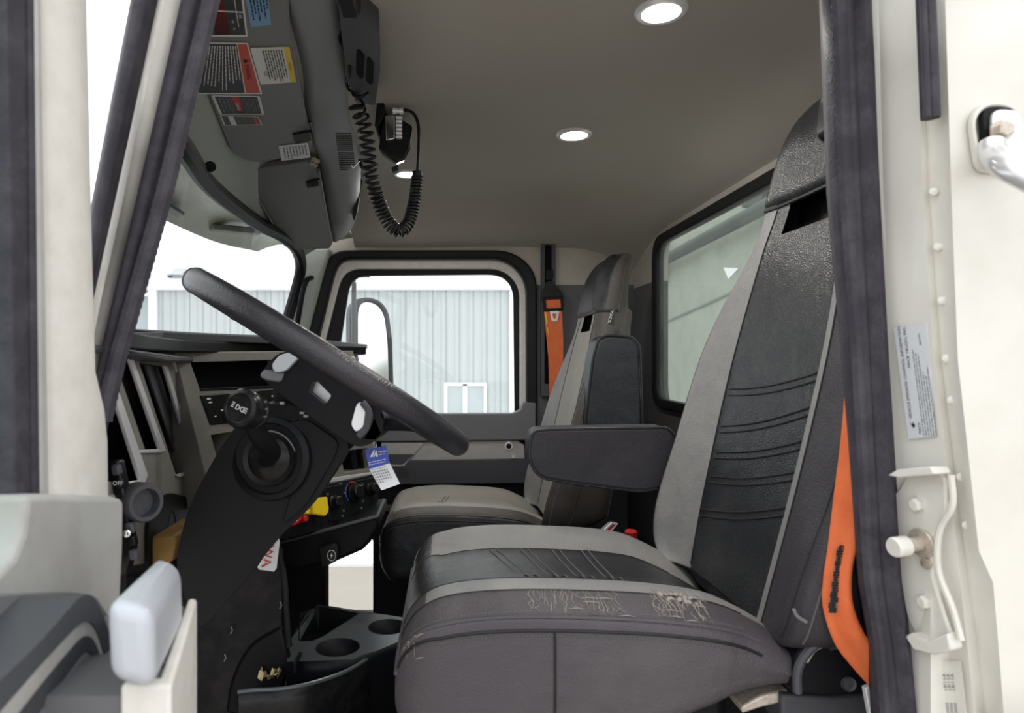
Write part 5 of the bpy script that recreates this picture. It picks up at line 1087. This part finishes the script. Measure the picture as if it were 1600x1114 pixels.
# lower curved bin in front
zl = -.612
ou = [Q(x, y, zl) for x, y in [(372, 1084), (385, 1076), (440, 1073), (500, 1061), (545, 1045), (600, 1010), (640, 990), (640, 1010), (600, 1038), (560, 1062), (520, 1078), (470, 1092), (420, 1098), (376, 1096)]]
rim = spl([Q(x, y, zl) for x, y in [(372, 1080), (400, 1077), (440, 1075), (480, 1068), (520, 1056), (550, 1043), (590, 1018), (640, 985)]], 40)
b = MB(); rr = [[p, p + V((0, -.006, -.004)), p + V((0.002, -.012, -.02)), p + V((.004, -.012, -.06)), p + V((.006, -.004, -.085)), p + V((.01, 0, -.20))] for p in rim]; b.grid(rr); o = build('bin_front', b, M['blackpl2'], cnx, smooth=0); sol = o.modifiers.new('solid', 'SOLIDIFY'); sol.thickness = .004
b = MB(); b.prism([p + V((0, .004, -.045)) for p in rim] + [Q(640, 985, zl) + V((0, .06, -.045)), Q(372, 1080, zl) + V((0, .09, -.045))], (0, 0, -.01)); build('bin_floor', b, M['blackpl'], cnx)
b = MB(); b.tube([p + V((0, -.003, 0)) for p in rim], .004, 8); build('bin_rim', b, M['tray'], cnx)
b = MB(); b.prism([Q(458, 1036, zl + .02), Q(463, 1036, zl + .02), Q(463, 1052, zl), Q(458, 1052, zl)], (0, .05, 0)); build('bin_divider', b, M['blackpl'], cnx)
wr_ = thing('crumpled_wrapper', Q(424, 1062, -.655), 'crumpled cream and brown wrapper lying in the front bin of the console', 'litter')
b = MB(); random.seed(3); o0 = Q(424, 1062, -.640); rws = []
for i in range(7):
    rws.append([o0 + V(((j - 4) * .0052 + random.uniform(-.003, .003), (i - 3) * .006 + random.uniform(-.003, .003), random.uniform(0, .022) + .004)) for j in range(9)])
b.grid(rws, lambda i, j: 1 if random.random() < .3 else 0); o = build('wrapper', b, [mat('cream_wrapper', (216, 196, 150), .6), mat('brown_wrapper', (120, 96, 60), .6)], wr_, smooth=20); sol = o.modifiers.new('solid', 'SOLIDIFY'); sol.thickness = .001
# debris on the floor
b = MB()
for i in range(160):
    p = V((random.uniform(-.27, 0), random.uniform(.95, 1.9), FL + .001)); r = random.uniform(.002, .007); b.lathe([(r * .6, 0), (r, r * .4), (r * .3, r)], p, (random.uniform(-.4, .4), random.uniform(-.4, .4), 1), 6)
o = build('floor_debris', b, M['tan'], origin=(-.04, 1.2, FL)); o['kind'] = 'stuff'; tag(o, 'scattered brown leaf and dirt bits on the cab floor', 'debris')

# ---------------------------------------------------------------- outside
ZG = CZ - 2.05
b = MB(); b.box((0, 6, ZG - .1), (120, 120, .2)); struct(build('floor_ground', b, M['snow']), 'pale snowy concrete yard outside')
b = MB(); b.box((0, 9.2, ZG + .015), (60, 5.2, .03)); o = build('snow_strip', b, M['snowroof']); o['kind'] = 'stuff'; tag(o, 'white snow strip lying along the metal building', 'snow')
YBd = 12.0
bd = thing('metal_building', (P(520, 560, YBd).x, YBd, ZG), 'pale gray metal building with ribbed wall panels, outside past the passenger window', 'building')
X0, X1 = P(232, 0, YBd).x, P(802, 0, YBd).x; Zt = P(0, 452, YBd).z; np_ = 9; pw = (X1 - X0) / np_
panel_me = None
for i in range(np_):
    x0 = X0 + i * pw; b = MB(); prof = []
    nr = 3
    for k in range(nr):
        u = x0 + pw * k / nr; s_ = pw / nr; prof += [(u, 0), (u + .008, .014), (u + .018, .014), (u + .026, -.014), (u + .075, -.014), (u + .11, 0), (u + s_ * .6, 0), (u + s_ * .6 + .006, .008), (u + s_ * .6 + .016, .008), (u + s_ * .6 + .02, 0)]
    prof.append((x0 + pw, 0)); b.grid([[V((x, YBd + y, ZG)) for x, y in prof], [V((x, YBd + y, Zt)) for x, y in prof]]); b.box((x0 + pw / 2, YBd + .09, (ZG + Zt) / 2), (pw, .04, Zt - ZG)); build('siding_panel', b, M['siding'], bd, smooth=0)
b = MB(); b.box(((X0 + X1) / 2 - .2, YBd - .06, Zt + .03), (X1 - X0 + .5, .14, .10)); build('gutter', b, M['snowroof'], bd, bev=.02)
b = MB(); zr = P(0, 447, YBd).z; b.prism([V((X0 - .6, YBd - .12, zr)), V((X0 - .6, YBd + 5, zr + 1.3)), V((X0 - .6, YBd + 10, zr)), ], (X1 - X0 + .8, 0, 0)); build('roof', b, M['snowroof'], bd)
b = MB(); b.box((X0 + .1, YBd - .04, (ZG + Zt) / 2), (.14, .08, Zt - ZG)); build('corner_trim', b, M['snowroof'], bd); b = MB(); b.box((X1 - .02, YBd - .03, (ZG + Zt) / 2), (.10, .08, Zt - ZG)); build('corner_trim', b, M['snowroof'], bd)
b = MB(); wf = xz([(694, 598), (761, 598), (761, 645), (694, 645)], YBd - .06); b.ring(wf, xz([(699, 603), (756, 603), (756, 660), (699, 660)], YBd - .06), (0, .08, 0)); b.prism(xz([(723, 600), (730, 600), (730, 660), (723, 660)], YBd - .06), (0, .06, 0)); wi_ = build('window', b, M['snowroof'], bd)
for (xa, xb) in ((699, 723), (730, 756)):
    b = MB(); b.prism(xz([(xa, 603), (xb, 603), (xb, 660), (xa, 660)], YBd - .03), (0, .01, 0)); build('window_pane', b, mat('far_glass', (186, 194, 196), .5), wi_)
b = MB(); c = P(283, 430, YBd + 1.0); b.lathe([(.16, -.12), (.16, .0), (.28, .0), (.20, .06), (.14, .14), (.02, .16)], c + V((0, 0, -.02)), (0, 0, 1), 18); build('roof_vent', b, M['siding'], bd)
b = MB(); bw = P(205, 0, YBd + .6).x; b.box(((bw + X0) / 2 - .9, YBd + .6, (ZG + Zt) / 2 - .02), (X0 - bw + 1.7, .1, Zt - ZG - .1)); build('wing_wall', b, mat('wing_siding', (186, 196, 198), .6), bd)
# passenger mirror
mr = thing('wing_mirror', P(585, 560, 2.95), 'white backed wing mirror in a dark rim outside the passenger window', 'mirror')
mo_ = P(582, 590, 2.95); mn = V((.6, -.72, .34)).normalized(); mpl = Pl(mo_, mo_ + mn.orthogonal(), mo_ + mn.orthogonal().cross(mn))
mo = rnd([mpl(x, y) for x, y in [(548, 720), (547, 482), (552, 468), (575, 463), (596, 470), (608, 488), (613, 530), (616, 620), (616, 720)]], .03, 4)
mi_ = rnd([mpl(x, y) for x, y in [(560, 715), (560, 488), (564, 474), (577, 468), (594, 474), (604, 490), (609, 530), (612.5, 620), (612.5, 715)]], .03, 4)
b = MB(); b.ring(mo, mi_, mn * -.04); build('rim', b, M['dgray'], mr, bev=.004)
b = MB(); b.prism([p - mn * .012 for p in mi_], mn * -.004); build('mirror_glass', b, M['chrome'], mr)
b = MB(); b.prism([p - mn * .02 for p in mi_], mn * -.06); build('shell', b, M['snowroof'], mr, bev=.01)
b = MB(); b.prism(xz([(549, 440), (556, 440), (556, 720), (549, 720)], 2.90), (0, .02, 0)); build('post', b, M['gray'], mr, bev=.003)
b = MB(); b.tube([P(552, 440, 2.91), P(558, 430, 2.91), P(578, 429, 2.91)], .008, 8); b.box(P(570, 431, 2.91), (.04, .03, .012)); build('arm', b, M['gray'], mr); b = MB(); b.tube([P(552, 690, 2.91), P(548, 690, 2.64)], .012, 8); b.tube([P(552, 600, 2.91), P(520, 600, 2.64)], .012, 8); build('mount_arm', b, M['gray'], mr)
# truck body behind the rear window
tb = thing('truck_body', (2.4, 1.7, .2), 'weathered pale green truck body wall with a diagonal pipe, seen through the rear window', 'truck body')
BX = 2.4; bx = planeX(BX)
pts = [bx(x, y) for x, y in [(1008, 330), (1008, 380), (1012, 500), (1030, 505), (1047, 640), (1050, 720)]]
b = MB(); b.prism([V((BX, .2, CZ + 1.66)), V((BX, pts[0].y, CZ + 1.66))] + pts[1:] + [V((BX, pts[-1].y, -.3)), V((BX, .2, -.3))], (.06, 0, 0)); build('body_wall', b, M['body'], tb)
b = MB(); b.tube([planeX(BX - .14)(x, y) for x, y in [(1012, 414), (1035, 408), (1190, 326), (1260, 286), (1330, 246)]], .055, 14); build('pipe', b, M['pipe'], tb)
b = MB(); q = planeX(BX - .03)
b.prism([q(x, y) for x, y in [(1026, 380), (1038, 380), (1040, 440), (1028, 440)]], (-.05, 0, 0)); build('pipe_bracket', b, M['pipe'], tb, bev=.006)
b = MB(); b.prism([q(x, y) for x, y in [(1166, 280), (1200, 270), (1205, 320), (1170, 325)]], (-.06, 0, 0)); build('pipe_bracket', b, M['pipe'], tb, bev=.01)
b = MB(); b.tube([planeX(BX - .004)(x, y) for x, y in [(1030, 508), (1120, 468), (1260, 400)]], .014, 6); build('weld_seam', b, M['bodyg'], tb)
b = MB(); b.prism([planeX(BX - .006)(x, y) for x, y in [(1130, 418), (1154, 419), (1138, 436)]], (.004, 0, 0)); build('pale_patch', b, M['snowroof'], tb)
tr = thing('bare_tree', P(1026, 620, 24), 'bare thin tree far off beyond the rear window', 'tree')
b = MB(); o = P(1026, 660, 24)
b.tube([o, o + V((.05, 0, 2.4))], [.07, .02], 5)
for i in range(14):
    h = .6 + i * .12; s_ = 1 if i % 2 else -1; b.tube([o + V((.02, 0, h)), o + V((s_ * (.25 + .2 * random.random()), 0, h + .7))], [.025, .006], 4)
build('branches', b, M['gray'], tr)
